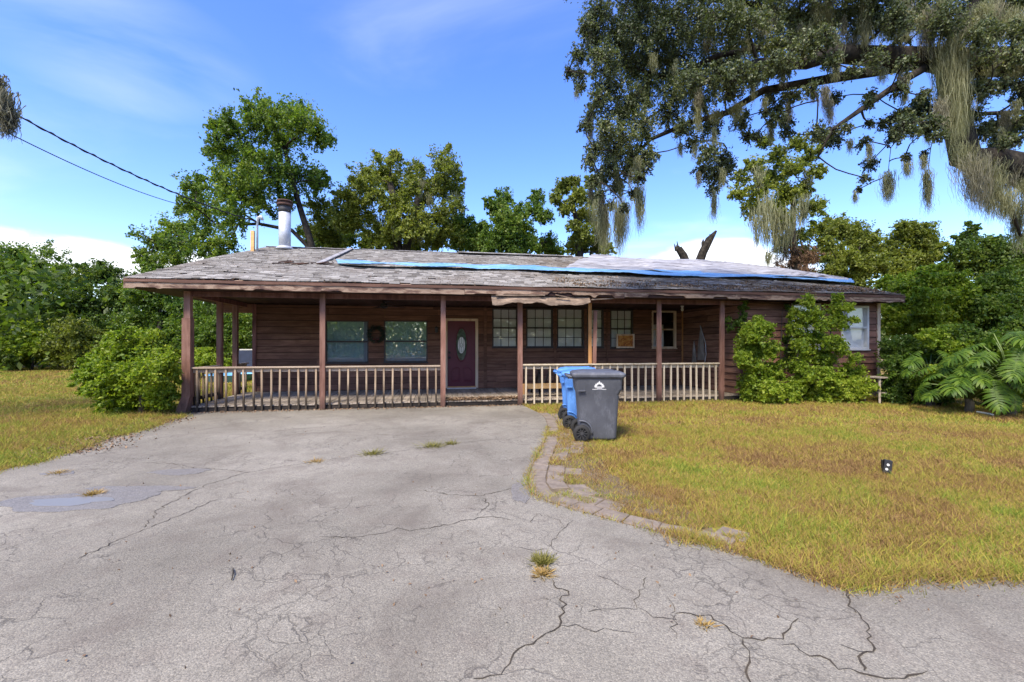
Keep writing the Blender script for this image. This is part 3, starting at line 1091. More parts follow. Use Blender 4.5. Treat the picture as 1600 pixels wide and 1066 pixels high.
def plainglass(name, c1, c2, rough):
    m, nt, b = base_mat(name, rough, 0.6)
    v = objvec(nt, (1, 1, 1))
    lk(nt, ramp(nt, noise(nt, v, 9, 3), [(0.35, c1), (0.65, c2)]), b.inputs['Base Color'])
    return m


M['oval'] = plainglass('oval_glass_green', (0.03, 0.055, 0.045), (0.10, 0.14, 0.12), 0.12)
M['ovalc'] = plainglass('oval_glass_frosted', (0.6, 0.64, 0.6), (0.8, 0.82, 0.8), 0.25)
mb.build('oval_glass', M['oval'], door)
mb = MB()
mb.add([PB.P(dc + .115 * math.cos(2 * math.pi * k / 30), oc - .02 + .26 * math.sin(2 * math.pi * k / 30), -0.0105) for k in range(30)], [tuple(range(30))])
mb.build('frosted_glass', M['ovalc'], door)
mb = ellipse_ring(PB, dc, oc - .02, .112, .258, .122, .27, -0.012, -0.005)
mb2 = ellipse_ring(PB, dc, oc - .02, .035, .06, .043, .07, -0.012, -0.005)
mb.add(mb2.v, mb2.f)
for xx in (-.06, 0, .06):
    PB.bx(mb, dc + xx - .004, dc + xx + .004, oc - .24, oc - .09 if xx == 0 else oc + .20, -0.012, -0.006)
PB.bx(mb, dc - .004, dc + .004, oc + .05, oc + .48, -0.012, -0.0062)
mb.build('lead_came', M['black'], door)
for s in (-1, 1):
    cxp = dc + s * dw * 0.23
    zb, zt = e0 + .14, e0 + .52
    wv = dw * .17
    outl = [(cxp - wv, zb), (cxp + wv, zb)] + [(cxp + wv - 2 * wv * k / 8, zt + .07 * math.sin(math.pi * k / 8) + (s * .10 * (0.5 - k / 8) * -1)) for k in range(9)]
    mb = MB()
    n = len(outl)
    cen = (sum(p[0] for p in outl) / n, sum(p[1] for p in outl) / n)
    inn = [(cen[0] + (p[0] - cen[0]) * .72, cen[1] + (p[1] - cen[1]) * .84) for p in outl]
    vs = [PB.P(p[0], p[1], -0.016) for p in outl] + [PB.P(p[0], p[1], 0.001) for p in inn]
    mb.add(vs, [(k, (k + 1) % n, (k + 1) % n + n, k + n) for k in range(n)] + [tuple(range(n, 2 * n))])
    mb.build('raised_panel', M['door'], door)
mb = MB()
mb.tube([PB.P(d0 + .06, e0 + .90, -.02), PB.P(d0 + .06, e0 + .90, .05)], .025, 10)
mb.tube([PB.P(d0 + .06, e0 + .90, .045), PB.P(d0 + .06, e0 + .90, .075)], .036, 10)
mb.tube([PB.P(d0 + .06, e0 + 1.06, -.02), PB.P(d0 + .06, e0 + 1.06, .015)], .032, 10)
mb.build('handle', M['black'], door, True)

# ---- deck
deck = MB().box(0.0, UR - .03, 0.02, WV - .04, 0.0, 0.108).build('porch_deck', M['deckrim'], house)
nb = 98
step = (UR - .05) / nb
bd = MB(); bd.box(0.004, step - .006, 0, WV - .045, 0, 0.030)
bdm = bd.mesh('deck_board', M['deck'])
for k in range(nb):
    link('deck_board', bdm, deck, (0.0 + k * step, -0.02 + rw.uniform(-.025, .015), 0.115 + rw.uniform(-.004, .004)), (rw.uniform(-.001, .001), 0, 0))
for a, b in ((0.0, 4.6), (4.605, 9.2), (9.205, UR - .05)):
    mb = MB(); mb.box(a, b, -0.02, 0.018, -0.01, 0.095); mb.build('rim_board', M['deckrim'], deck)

# ---- posts
ZB = 2.60
pu = [(HU(505, 0), 0), (HU(692, 0), 0), (HU(812, 0), 0), (HU(1028, 0), 0), (HU(1125, 0), 0)]
for u, v in pu:
    mb = MB()
    l0, l1 = rw.uniform(-.012, .012), rw.uniform(-.008, .008)
    mb.hexa([(u - .06, v - .1, 0.0), (u + .06, v - .1, 0.0), (u + .06, v - .022, 0.0), (u - .06, v - .022, 0.0),
             (u - .06 + l0, v - .1 + l1, 2.705), (u + .06 + l0, v - .1 + l1, 2.705), (u + .06 + l0, v - .05, 2.705), (u - .06 + l0, v - .05, 2.705)])
    mb.build('porch_post', M['post'], house)
for v in (1.42, 2.30):
    mb = MB(); mb.box(-.06, .06, v - .055, v + .055, 0.1, ZB); mb.build('porch_post', M['post'], house)
# corner post: boxed lower half, bare upper half, splayed foot
mb = MB(); mb.box(-.06, .07, -.10, .02, 2.1, 2.705); cp = mb.build('porch_post', M['post'], house)
cp['label'] = 'boxed corner post with a splayed foot'
mb = MB(); mb.hexa([(-.09, -.13, .35), (.085, -.13, .35), (.085, .04, .35), (-.09, .04, .35), (-.085, -.125, 2.11), (.085, -.125, 2.11), (.085, .04, 2.11), (-.085, .04, 2.11)])
mb.build('post_casing', M['post'], cp)
mb = MB(); mb.hexa([(-.19, -.2, 0.0), (.02, -.2, 0.0), (.06, .02, 0.0), (-.15, .02, 0.0), (-.095, -.135, .36), (.07, -.135, .36), (.07, .03, .36), (-.095, .03, .36)])
mb.build('post_foot', M['post'], cp)
# temporary props
ut = HU(925, 0)
mb = MB(); mb.box(ut - .055, ut + .03, .10, .14, DZ, 2.60); mb.build('prop_post', M['newwood'], house)
mb = MB(); mb.beam((ut + .02, -.06, 0.05), (ut + .10, .02, 2.40), .09, .04, (0, 1, 0)); mb.build('prop_post', M['post'], house)

# ---- railings
def railing(u0, u1, mat_r, mat_b, zt=1.02, side=None, low=None):
    f = (lambda a, n: (a, n)) if side is None else (lambda a, n: (side - n, a))

    def bx(mb, a0, a1, n0, n1, z0, z1):
        p, q = f(a0, n0), f(a1, n1)
        mb.box(min(p[0], q[0]), max(p[0], q[0]), min(p[1], q[1]), max(p[1], q[1]), z0, z1)
    mb = MB()
    bx(mb, u0, u1, -.085, .045, zt - .032, zt)
    r = mb.build('railing', mat_r, house)
    mb = MB(); bx(mb, u0, u1, -.018, .018, zt - .125, zt - .034); mb.build('rail_board', mat_r, r)
    n = max(2, int(round((u1 - u0) / 0.197)))
    for k in range(n):
        a = u0 + (k + .5) * (u1 - u0) / n + rw.uniform(-.012, .012)
        mb = MB()
        dx = rw.uniform(-.012, .012)
        zb = 0.02 + rw.uniform(-.01, .03)
        if side is None:
            mb.hexa([(a - .019 + dx, -.060, zb), (a + .019 + dx, -.060, zb), (a + .019 + dx, -.0225, zb), (a - .019 + dx, -.0225, zb),
                     (a - .019, -.058, zt - .034), (a + .019, -.058, zt - .034), (a + .019, -.020, zt - .034), (a - .019, -.020, zt - .034)])
        else:
            bx(mb, a - .019, a + .019, -.06, -.022, zb, zt - .034)
        mb.build('baluster', mat_b, r)
    if low:
        mb = MB(); bx(mb, u0, u1, -.018, .018, low, low + .085); mb.build('rail_board', M['baluster_r' if mat_b is M['baluster_r'] else 'baluster'], r)
    return r


P5, P6, P8, P10, P11 = [p[0] for p in pu]
railing(0.09, P5 - .062, M['rail'], M['baluster'])
railing(P5 + .062, P6 - .062, M['rail'], M['baluster'])
railing(P8 + .062, P10 - .062, M['baluster_r'], M['baluster_r'], 1.03)
railing(P10 + .062, P11 - .062, M['baluster_r'], M['baluster_r'], 1.03)
railing(0.05, 1.36, M['rail'], M['baluster'], 1.0, 0.0, 0.24)
railing(2.36, WV - .03, M['rail'], M['baluster'], 1.0, 0.0, 0.24)

# ---- roof
mb = MB()
prof = [(EV, RZ0 - .03), (RV, roofz(RV) - .03), (2 * RV - EV, RZ0 - .03), (2 * RV - EV, RZ0 - .10), (RV, roofz(RV) - .10), (EV, RZ0 - .10)]
n = len(prof)
a = [(EU0, y, z) for y, z in prof]
b = [(EU1, y, z) for y, z in prof]
mb.add(a + b, [tuple(range(n)), tuple(range(2 * n - 1, n - 1, -1))] + [((k + 1) % n, k, k + n, (k + 1) % n + n) for k in range(n)])
roof = mb.build('roof', M['fascia'], house)
# shingle tabs, course by course
sl_len = (RV - EV) * math.sqrt(1 + RP * RP)
rows = int(sl_len / 0.145)
V, F = [], []
rs = random.Random(8)
su_, sv_ = 1 / math.sqrt(1 + RP * RP), RP / math.sqrt(1 + RP * RP)


def sag(u, s):                           # slight waviness of an old roof
    return 0.02 * math.sin(u * 0.9 + 1) * math.sin(s * 0.7) + 0.012 * math.sin(u * 2.3 + s)


for side in (0, 1):
    for r in range(rows):
        s0 = r * 0.145 - 0.03
        s1 = s0 + 0.17
        u = EU0 - 0.02 - (0.16 if r % 2 else 0) - rs.uniform(0, .03)
        tabw = rs.uniform(.13, .34) if side == 0 else 2.0
        while u < EU1 + 0.02:
            if side == 0:
                tabw = rs.uniform(.11, .30)
            u0, u1 = max(u, EU0 - .02), min(u + tabw - 0.008, EU1 + .02)
            u += tabw
            if u1 - u0 < .03 or (side == 0 and rs.random() < 0.012):
                continue
            ds = rs.uniform(-.008, .008)
            lift = rs.uniform(0, .006) + (rs.uniform(.01, .03) if rs.random() < .04 else 0)
            base = len(V)
            for (uu, ss, n) in ((u0, s0 + ds, .004), (u1, s0 + ds, .004), (u1, s0 + ds, .014 + lift), (u0, s0 + ds, .014 + lift), (u1, s1, .002), (u0, s1, .002)):
                n += sag(uu, ss) + .036
                vv = EV + ss * su_ - n * sv_
                if side:
                    vv = 2 * RV - vv
                V.append((uu, vv, RZ0 - .03 + ss * sv_ + n * su_))
            F += [(base, base + 1, base + 2, base + 3), (base + 3, base + 2, base + 4, base + 5)]
link('shingles', np_mesh('shingles', np.array(V), np.array(F), M['shingle']), roof, kind='stuff')
# ridge caps
k = 0
u = EU0
capm = MB()
w_, l_ = .15, .26
capm.add([(0, -w_, -w_ * RP), (l_, -w_, -w_ * RP - .004), (l_, 0, -.004), (0, 0, 0.008), (l_, w_, -w_ * RP - .004), (0, w_, -w_ * RP),
          (0, -w_, -w_ * RP - .012), (0, 0, -.006), (0, w_, -w_ * RP - .012)],
         [(0, 1, 2, 3), (3, 2, 4, 5), (6, 0, 3, 7), (7, 3, 5, 8)])
capme = capm.mesh('ridge_cap', M['shingle'])
while u < EU1 - .1:
    link('ridge_cap', capme, roof, (u, RV, roofz(RV) + .05 + rs.uniform(-.004, .006)))
    u += .235

# fascia boards with rotten lower edges and the drip trim above them
ua_, ub_ = HU(766, EV), HU(924, EV)
fj = [EU0, 2.9, 6.1, 8.0, 10.1, 13.2, 16.1, EU1]
for k, (a, b) in enumerate(zip(fj[:-1], fj[1:])):
    n = int((b - a) / 0.05)
    rot = 0.05 if k in (3, 4) else (0.028 if k in (0, 1, 5) else 0.014)
    bot = []
    x = 0.0
    for i in range(n + 1):
        if rs.random() < .16:
            x = rs.choice((0, 0, 0, .5, 1.0, 1.5)) * rot
        x += rs.uniform(-.05, .05) * rot
        bot.append((a + .003 + (b - a - .006) * i / n, 2.712 + x))
    dz = rs.uniform(-.012, .012) - (0.02 if k == 3 else 0)
    if k in (3, 4):
        bot = [(p[0], p[1] + (.045 if ua_ < p[0] < ub_ else 0) + (rs.uniform(0, .02) if ua_ < p[0] < ub_ else 0)) for p in bot]
    poly = [(p[0], p[1] + dz) for p in bot] + [(b - .003, 2.866), (a + .003, 2.866)]
    mb = MB(); mb.prism(poly, EV - .012, EV + .024)
    mb.build('fascia_board', M['fascia'], roof)
for k, (a, b) in enumerate(zip([EU0 - .02, 4.2, 9.3, 13.9], [4.2, 9.3, 13.9, EU1 + .02])):
    mb = MB()
    n = 24
    for i in range(n):
        q0, q1 = a + (b - a) * i / n, a + (b - a) * (i + 1) / n
        mb.box(q0, q1, EV - .034, EV - .014, 2.842 + .006 * math.sin(i), 2.905)
    mb.build('drip_board', M['driptrim'], roof)
for u in (EU0, EU1):
    s = -1 if u < 0 else 1
    for va, vb in ((EV - .01, RV), (RV, 2 * RV - EV + .01)):
        mb = MB()
        p = [(u + s * .003, va, roofz(va) - .22), (u + s * .03, va, roofz(va) - .22), (u + s * .03, vb, roofz(vb) - .22), (u + s * .003, vb, roofz(vb) - .22)]
        q = [(x, y, z + .20) for x, y, z in p]
        mb.hexa(p + q)
        mb.build('rake_board', M['fascia'], roof)
# sagging soffit sheet over the middle of the porch, with splintered lath above it
ua, ub = HU(768, EV), HU(922, EV)
nx, ny = 40, 6
V, F = [], []
for i in range(nx + 1):
    for j in range(ny + 1):
        x = i / nx
        y = j / ny
        hang = 0.215 + .03 * math.sin(x * 8 + 2) + .018 * math.sin(x * 23) + rs.uniform(-.008, .008) + .03 * (1 - x)
        f = 1 - y
        z = 2.735 - hang * f ** .85 + .004 * math.sin(x * 31)
        vv = EV + .10 - .16 * math.sin(f * 1.7) + .025 * math.sin(x * 11 + 1) * f + .012 * math.sin(x * 29) * f
        V.append((ua + (ub - ua) * x + .04 * f * (0.5 - x), vv, z))
for i in range(nx):
    for j in range(ny):
        p = i * (ny + 1) + j
        F.append((p, p + ny + 1, p + ny + 2, p + 1))
me = bpy.data.meshes.new('soffit_sheet')
me.from_pydata(V, [], F)
me.materials.append(M['ply'])
o = link('soffit_sheet', me, roof)
md = o.modifiers.new('thick', 'SOLIDIFY')
md.thickness = 0.018
o['label'] = 'sagging rotten soffit sheet hanging below the eave'
mb = MB(); mb.beam((ub + .05, EV + .03, 2.64), (ub + .9, EV + .12, 2.705), .05, .03); mb.build('broken_lath', M['ply'], roof)
mb = MB(); mb.beam((ub - .9, EV - .05, 2.735), (ub - .55, EV - .08, 2.665), .04, .02); mb.build('broken_lath', M['ply'], roof)
mb = MB(); mb.beam((ua + .1, EV - .02, 2.70), (ua + 1.3, EV - .035, 2.72), .03, .025); mb.build('broken_lath', M['ply'], roof)


def RP3(px, py):                         # photograph pixel -> point on the front roof slope (house axes)
    t, q = (px - CX) / FPX, (py - HY) / FPX
    # world ray (t,1,-q)*k from (0,0,CAMZ); roof: z = RZ0 + RP*(v-EV), v = (-SU*(x-hx) + CU*(y-hy))
    dv = -SU * t + CU
    v0 = SU * HO.x - CU * HO.y
    k = (RZ0 + RP * (v0 - EV) - CAMZ) / (-q - RP * dv)
    x, y = t * k, k
    u = CU * (x - HO.x) + SU * (y - HO.y)
    v = -SU * (x - HO.x) + CU * (y - HO.y)
    return u, min(v, RV), roofz(min(v, RV))


# stove pipe, service mast, stub post on the roof
u, v = HU(445, 6.6), 6.6
z = roofz(v)
mb = MB()
mb.tube([(u, v, z - .15), (u, v, z + 1.35)], .205, 24)
pipe = mb.build('stove_pipe', M['galv'], house, True)
mb = MB(); mb.tube([(u, v, z + 1.352), (u, v, z + 1.62)], .212, 24); mb.build('pipe_top', M['soot'], pipe, True)
mb = MB(); mb.tube([(u, v, z + 1.60), (u, v, z + 1.66)], .27, 24); mb.tube([(u, v, z + 1.66), (u, v, z + 1.74)], .235, 24); mb.tube([(u, v, z + 1.74), (u, v, z + 1.79)], [.28, .26], 24)
mb.build('pipe_cap', M['rust'], pipe, True)
mb = MB(); mb.tube([(u, v, z - .02), (u, v, z + .10)], [.36, .23], 24); mb.build('pipe_flashing', M['galv'], pipe, True)
mu, mv, mz = RP3(402, 393)
mb = MB()
mb.tube([(mu, mv, mz - .2), (mu, mv, mz + 1.0), (mu + .02, mv, mz + 1.16), (mu + .12, mv, mz + 1.2), (mu + .17, mv, mz + 1.1)], [.035, .035, .05, .07, .05], 10)
mast = mb.build('service_mast', M['galv'], house, True)
MASTTOP = H(mu, mv, mz + 1.02)
mb = MB(); mb.box(mu - .20, mu - .09, mv - .05, mv + .05, mz - .1, mz + .70); mb.build('stub_post', M['pine'], house)
# damaged shingle patch
for k in range(9):
    du, dv_, dz_ = RP3(425 + k * 10, 414 + rs.uniform(-2, 2))
    mb = MB(); mb.beam((du, dv_, dz_ + .05), (du + rs.uniform(.15, .35), dv_ + rs.uniform(-.1, .2), dz_ + .07 + rs.uniform(0, .05)), .08, .02)
    mb.build('lifted_shingle', M['rust'], roof)

# ---- blue and silver tarps lying on the roof
def cloth(name, top, bot, nx, ny, mat, lift, amp, seed, label, cat, foldn=1.0, parent=None):
    """quad strip between two pixel polylines on the roof slope, wrinkled"""
    r = random.Random(seed)

    def along(L, t):
        ds = [0]
        for a, b in zip(L[:-1], L[1:]):
            ds.append(ds[-1] + math.dist(a, b))
        d = t * ds[-1]
        for k in range(len(L) - 1):
            if d <= ds[k + 1] + 1e-9:
                f = (d - ds[k]) / (ds[k + 1] - ds[k])
                return tuple(L[k][i] + (L[k + 1][i] - L[k][i]) * f for i in range(3))
        return L[-1]
    T = [RP3(*p) for p in top]
    B = [RP3(*p) for p in bot]
    ph = [r.uniform(0, 6.28) for _ in range(8)]
    V, F = [], []
    for i in range(nx + 1):
        x = i / nx
        a, b = Vector(along(T, x)), Vector(along(B, x))
        for j in range(ny + 1):
            y = j / ny
            p = a.lerp(b, y)
            k = foldn
            wv = (math.sin(y * 9 * k + 2 * math.sin(p.x * 1.1 + ph[0]) + ph[1]) * .5 + math.sin(y * 17 * k + 2.2 * math.sin(p.x * .7 + ph[2]) + p.x * .8) * .35
                  + math.sin(p.x * 2.7 + y * 5 + ph[3]) * .25 + math.sin(p.x * 6.1 - y * 4 + ph[4]) * .15)
            n = lift + .03 + amp * (wv + .9) * .6
            p = Vector((p.x, p.y + (r.uniform(-.03, .03) if j in (0, ny) else 0), roofz(p.y) + n + .02))
            V.append(p)
    for i in range(nx):
        for j in range(ny):
            q = i * (ny + 1) + j
            F.append((q, q + ny + 1, q + ny + 2, q + 1))
    me = bpy.data.meshes.new(name)
    me.from_pydata([tuple(v) for v in V], [], F)
    me.materials.append(mat)
    me.polygons.foreach_set('use_smooth', [True] * len(F))
    me.update()
    o = link(name, me)
    o.location = HO
    o.rotation_euler = (0, 0, TH)
    md = o.modifiers.new('thick', 'SOLIDIFY')
    md.thickness = 0.006
    tag(o, label, cat)
    return o


def tarp_mat(name, c1, c2, c3, rough=0.42, stops=(0.3, 0.55, 0.75)):
    m, nt, b = base_mat(name, rough, 0.5)
    v = objvec(nt, (0.7, 4, 4), False)
    f = noise(nt, v, 1.8, 7, 0.68, 1.0)
    lk(nt, ramp(nt, f, [(stops[0], c1), (stops[1], c2), (stops[2], c3)]), b.inputs['Base Color'])
    bump(nt, b, noise(nt, objvec(nt, (1, 4, 4), False), 2.5, 5), 0.9, 0.06)
    return m


M['bluetarp'] = tarp_mat('tarp_blue', (0.08, 0.22, 0.46), (0.17, 0.36, 0.60), (0.46, 0.58, 0.68))
M['silvertarp'] = tarp_mat('tarp_silver', (0.08, 0.06, 0.045), (0.27, 0.26, 0.25), (0.44, 0.43, 0.425), 0.55, (0.38, 0.46, 0.62))
cloth('roof_tarp', [(925, 404), (975, 407), (1060, 411), (1110, 413), (1150, 416), (1215, 425), (1325, 443)],
      [(880, 425), (960, 428), (1040, 431), (1120, 434), (1200, 438), (1260, 441), (1328, 445)], 150, 26, M['silvertarp'], 0.03, 0.10, 4,
      'wrinkled silver-grey tarp spread over the right of the roof', 'tarp', 1.3)
cloth('roof_tarp', [(525, 413), (600, 417), (700, 419), (800, 422), (900, 425), (1000, 427.5), (1090, 430), (1180, 434), (1330, 443)],
      [(528, 417), (560, 419.5), (620, 420.5), (660, 423.5), (720, 424), (800, 426.5), (850, 429.5), (900, 430.5), (1000, 434), (1090, 437), (1180, 439.5), (1335, 446.5)], 220, 8, M['bluetarp'], 0.035, 0.07, 9,
      'long blue tarp strip stretched along the roof slope', 'tarp', 1.2)
# pale battens and the torn end of the tarp
p, q = RP3(499, 415), RP3(549, 391)
mb = MB(); mb.beam((p[0], p[1], p[2] + .07), (q[0], q[1], q[2] + .07), .16, .03)
o = mb.build('batten', M['silvertarp']); o.location = HO; o.rotation_euler = (0, 0, TH)
tag(o, 'pale batten holding the tarp, running up the roof to the ridge', 'batten')
p, q = RP3(715, 396), RP3(890, 402)
mb = MB(); mb.beam((p[0], RV - .25, roofz(RV - .25) + .07), (q[0], RV - .25, roofz(RV - .25) + .06), .3, .03)
o = mb.build('batten', M['silvertarp']); o.location = HO; o.rotation_euler = (0, 0, TH)
tag(o, 'pale flat strip lying along the roof ridge', 'batten')

# ------------------------------------------------------------------ things on the porch
def hthing(name, label, cat, u, v, z, rot=0.0, group=None):
    return thing(name, label, cat, H(u, v, z), TH + rot, group)


# wreath between the picture windows
u, z = HU(588, WV - .05), HZ(588, 523, WV - .05)
t = hthing('wreath', 'dark evergreen wreath hung between the two picture windows', 'wreath', u, WV - .07, z)
mb = MB()
for k in range(24):
    a = 2 * math.pi * k / 24
M['wreath'] = leafmat('wreath_needles', [(0.2, (0.008, 0.016, 0.012)), (0.6, (0.02, 0.035, 0.024)), (0.9, (0.06, 0.075, 0.05))], 0.1)
V, F = [], []
rq = random.Random(4)
for k in range(900):
    a = rq.uniform(0, 6.283)
    rr = .21 + rq.gauss(0, .035)
    p = Vector((rr * math.cos(a), -abs(rq.gauss(0, .03)), rr * math.sin(a)))
    d = Vector((rq.gauss(0, 1), rq.gauss(-.4, .6), rq.gauss(0, 1))).normalized() * .07
    s = d.cross(Vector((rq.gauss(0, 1), rq.gauss(0, 1), rq.gauss(0, 1)))).normalized() * .009
    b = len(V)
    V += [p - s, p + s, p + d]
    F.append((b, b + 1, b + 2))
link('foliage', np_mesh('wreath_foliage', np.array(V), np.array(F), M['wreath']), t)
M['redbow'] = plain('faded_bow', (0.16, 0.05, 0.045), None, 8, 0.8, 0.0)
mb = MB()
for s in (-1, 1):
    mb.add([(0, -.05, -.16), (s * .09, -.07, -.10), (s * .10, -.05, -.17), (s * .05, -.075, -.14)], [(0, 1, 3), (0, 3, 2), (1, 2, 3)])
    mb.add([(0, -.055, -.16), (s * .05, -.05, -.27), (s * .015, -.05, -.26)], [(0, 1, 2)])
mb.build('bow', M['redbow'], t)

# wall lantern beside the door
u, z = HU(682, WV - .1), HZ(682, 515, WV - .1)
t = hthing('wall_lantern', 'small dark wall lantern beside the front door', 'lantern', u, WV - .03, z)
MB().box(-.05, .05, -.02, 0, -.08, .08).build('back_plate', M['black'], t)
mb = MB(); mb.tube([(0, -.02, .05), (0, -.08, .10), (0, -.11, .07)], .01, 6); mb.build('arm', M['black'], t)
mb = MB(); mb.tube([(0, -.11, -.09), (0, -.11, .05)], [.035, .05], 6); mb.build('glass', M['soot'], t)
mb = MB(); mb.tube([(0, -.11, .05), (0, -.11, .09)], [.06, .015], 6); mb.tube([(0, -.11, -.10), (0, -.11, -.09)], [.03, .04], 6); mb.build('cap', M['black'], t)

# ceiling fan
u, v = HU(600, 1.5), 1.5
t = hthing('ceiling_fan', 'dark ceiling fan under the porch roof in front of the picture windows', 'fan', u, v, 2.70)
mb = MB(); mb.tube([(0, 0, .01), (0, 0, -.06), (0, 0, -.08), (0, 0, -.17), (0, 0, -.19)], [.03, .03, .10, .10, .05], 14); mb.build('motor', M['black'], t)
for k in range(4):
    a = k * math.pi / 2 + .5
    c_, s_ = math.cos(a), math.sin(a)
    mb = MB(); mb.beam((c_ * .1, s_ * .1, -.13), (c_ * .6, s_ * .6, -.14), .13, .012); mb.build('blade', M['ceiling'], t)
mb = MB(); mb.tube([(.02, 0, -.18), (.022, 0, -.42)], .004, 5); mb.build('pull_chain', M['brass'], t)
# bare bulb near the return wall
u, v = HU(1066, 1.6), 1.6
t = hthing('porch_lamp', 'bare white bulb in a socket under the right end of the porch roof', 'lamp', u, v, 2.70)
mb = MB(); mb.tube([(0, 0, .01), (0, 0, -.05)], [.05, .03], 12); mb.build('socket', M['white'], t)
mb = MB(); mb.tube([(0, 0, -.05), (0, 0, -.07), (0, 0, -.11), (0, 0, -.145), (0, 0, -.155)], [.02, .035, .045, .03, .01], 12); mb.build('bulb', M['bulb'], t, True)

# framed orange print leaning in front of the last gridded window
zpic = HZ(977, 544, WV - .12)
u0, u1 = HU(963, WV - .1), HU(991, WV - .1)
t = hthing('picture_frame', 'cream framed orange picture hung at the small gridded window', 'picture', (u0 + u1) / 2, WV - .09, zpic, 0)
hw, hh = (u1 - u0) / 2, HZ(977, 522, WV - .1) - zpic
mb = MB()
for q in ((-hw, -hw + .05, 0, hh), (hw - .05, hw, 0, hh), (-hw + .05, hw - .05, 0, .05), (-hw + .05, hw - .05, hh - .05, hh)):
    mb.box(q[0], q[1], -.03, .01, q[2], q[3])
mb.build('frame', M['creamtrim'], t)


def print_mat():
    m, nt, b = base_mat('orange_print', 0.5, 0.4)
    f = noise(nt, objvec(nt, (1, 1, 1), False), 9, 5, 0.6, 1.0)
    lk(nt, ramp(nt, f, [(0.3, (0.16, 0.04, 0.01)), (0.48, (0.48, 0.16, 0.02)), (0.6, (0.62, 0.30, 0.05)), (0.75, (0.42, 0.2, 0.10))]), b.inputs['Base Color'])
    return m


MB().box(-hw + .05, hw - .05, -.012, .005, .05, hh - .05).build('print', print_mat(), t)

# metal sail-shaped wall decoration on the return wall (lies in a plane of constant u)
t = hthing('wall_sculpture', 'grey metal sail-shaped decoration on the porch side wall', 'decoration', UR - .05, 1.75, 1.02)


def sail(name, p, mat):                  # outline in (v,z)
    mb = MB()
    n = len(p)
    cen = (sum(q[0] for q in p) / n, sum(q[1] for q in p) / n)
    vs = [(-.012, a, b) for a, b in p] + [(0.012, a, b) for a, b in p] + [(-.06, *cen)]
    mb.add(vs, [(k, (k + 1) % n, 2 * n) for k in range(n)] + [tuple(range(2 * n - 1, n - 1, -1))] + [((k + 1) % n, k, k + n, (k + 1) % n + n) for k in range(n)])
    mb.build(name, mat, t)


M['driftmetal'] = plain('dull_grey_metal', (0.30, 0.28, 0.265), (0.18, 0.165, 0.155), 5, 0.6, 0.2, 0.1)
sail('sail', [(0.30, 0.0), (0.28, .45), (.12, 1.08), (.0, .70), (-.06, .30), (-.08, .02)], M['driftmetal'])
sail('sail', [(.62, -.1), (.58, .35), (.50, .62), (.42, .30), (.38, -.05)], M['driftmetal'])
mb = MB(); mb.tube([(-.03, -.10, -.15), (-.03, -.2, .2), (-.03, -.16, .55), (-.03, .05, .95), (-.03, .12, 1.1)], .014, 6); mb.build('rod', M['galv'], t)

# bench made of new yellow boards with black legs, behind the right railing
u0, u1 = HU(812, .6), HU(948, .6)
t = hthing('picnic_bench', 'yellow pine picnic bench with black legs behind the railing by the bins', 'bench', (u0 + u1) / 2, .75, DZ)
L = (u1 - u0) / 2
for k in range(3):
    mb = MB(); mb.box(-L + .25, L, .25 + k * .15, .39 + k * .15, .69, .73); mb.build('top_board', M['pine'], t)
for k in range(2):
    mb = MB(); mb.box(-L, L, -.42 + k * .15, -.28 + k * .15, .22, .34 if k == 0 else .26); mb.build('seat_board', M['pine'], t)
mb = MB(); mb.box(-L - .04, -L + .14, -.46, -.44, .08, .34); mb.build('end_board', M['newwood'], t)
for s in (-L + .5, L - .4):
    mb = MB(); mb.beam((s, -.35, 0), (s + .15, .4, .69), .05, .05); mb.build('leg', M['black'], t)
    mb = MB(); mb.beam((s, .75, 0), (s + .15, .2, .69), .05, .05); mb.build('leg', M['black'], t)
    mb = MB(); mb.beam((s + .05, -.3, .19), (s + .45, .25, .68), .04, .04); mb.build('brace', M['black'], t)

# folded white and navy garden chair at the far porch corner, blue wading pool on the grass beyond
M['navy'] = plain('navy_fabric', (0.03, 0.045, 0.09), None, 6, 0.8, 0.1)
c = W(384, 566, 15.2)
t = thing('folding_chair', 'white and navy folding chair standing behind the porch end', 'chair', (c.x, c.y, 0), .5)
for s in (-.24, .24):
    mb = MB(); mb.tube([(s, -.3, 0), (s, .05, .5), (s, .28, 1.35)], .018, 6); mb.build('frame', M['white'], t)
    mb = MB(); mb.tube([(s, .3, 0), (s, -.22, .52)], .018, 6); mb.build('leg', M['white'], t)
mb = MB(); mb.hexa([(-.22, -.24, .5), (.22, -.24, .5), (.22, .08, .46), (-.22, .08, .46), (-.22, -.24, .52), (.22, -.24, .52), (.22, .08, .48), (-.22, .08, .48)]); mb.build('seat', M['navy'], t)
mb = MB(); mb.hexa([(-.22, .07, .6), (.22, .07, .6), (.22, .09, .6), (-.22, .09, .6), (-.22, .27, 1.32), (.22, .27, 1.32), (.22, .29, 1.32), (-.22, .29, 1.32)]); mb.build('backrest', M['navy'], t)
mb = MB(); mb.hexa([(-.2, .245, 1.05), (.2, .245, 1.05), (.2, .255, 1.05), (-.2, .255, 1.05), (-.2, .30, 1.36), (.2, .30, 1.36), (.2, .33, 1.36), (-.2, .33, 1.36)]); mb.build('headrest', M['white'], t)
c = G(362, 596)
M['poolblue'] = plain('pool_plastic', (0.20, 0.45, 0.72), (0.12, 0.35, 0.62), 2, 0.35, 0.0)
t = thing('wading_pool', 'light blue plastic wading pool on the grass behind the porch end', 'pool', (c.x, c.y, 0))
n = 28
ring = lambda r, z: [(r * math.cos(2 * math.pi * k / n), r * math.sin(2 * math.pi * k / n), z) for k in range(n)]
mb = MB(); mb.loft([ring(.82, 0.0), ring(.9, .30), ring(.95, .31), ring(.95, .28), ring(.86, .27), ring(.78, .04)], True); mb.build('wall', M['poolblue'], t, True)
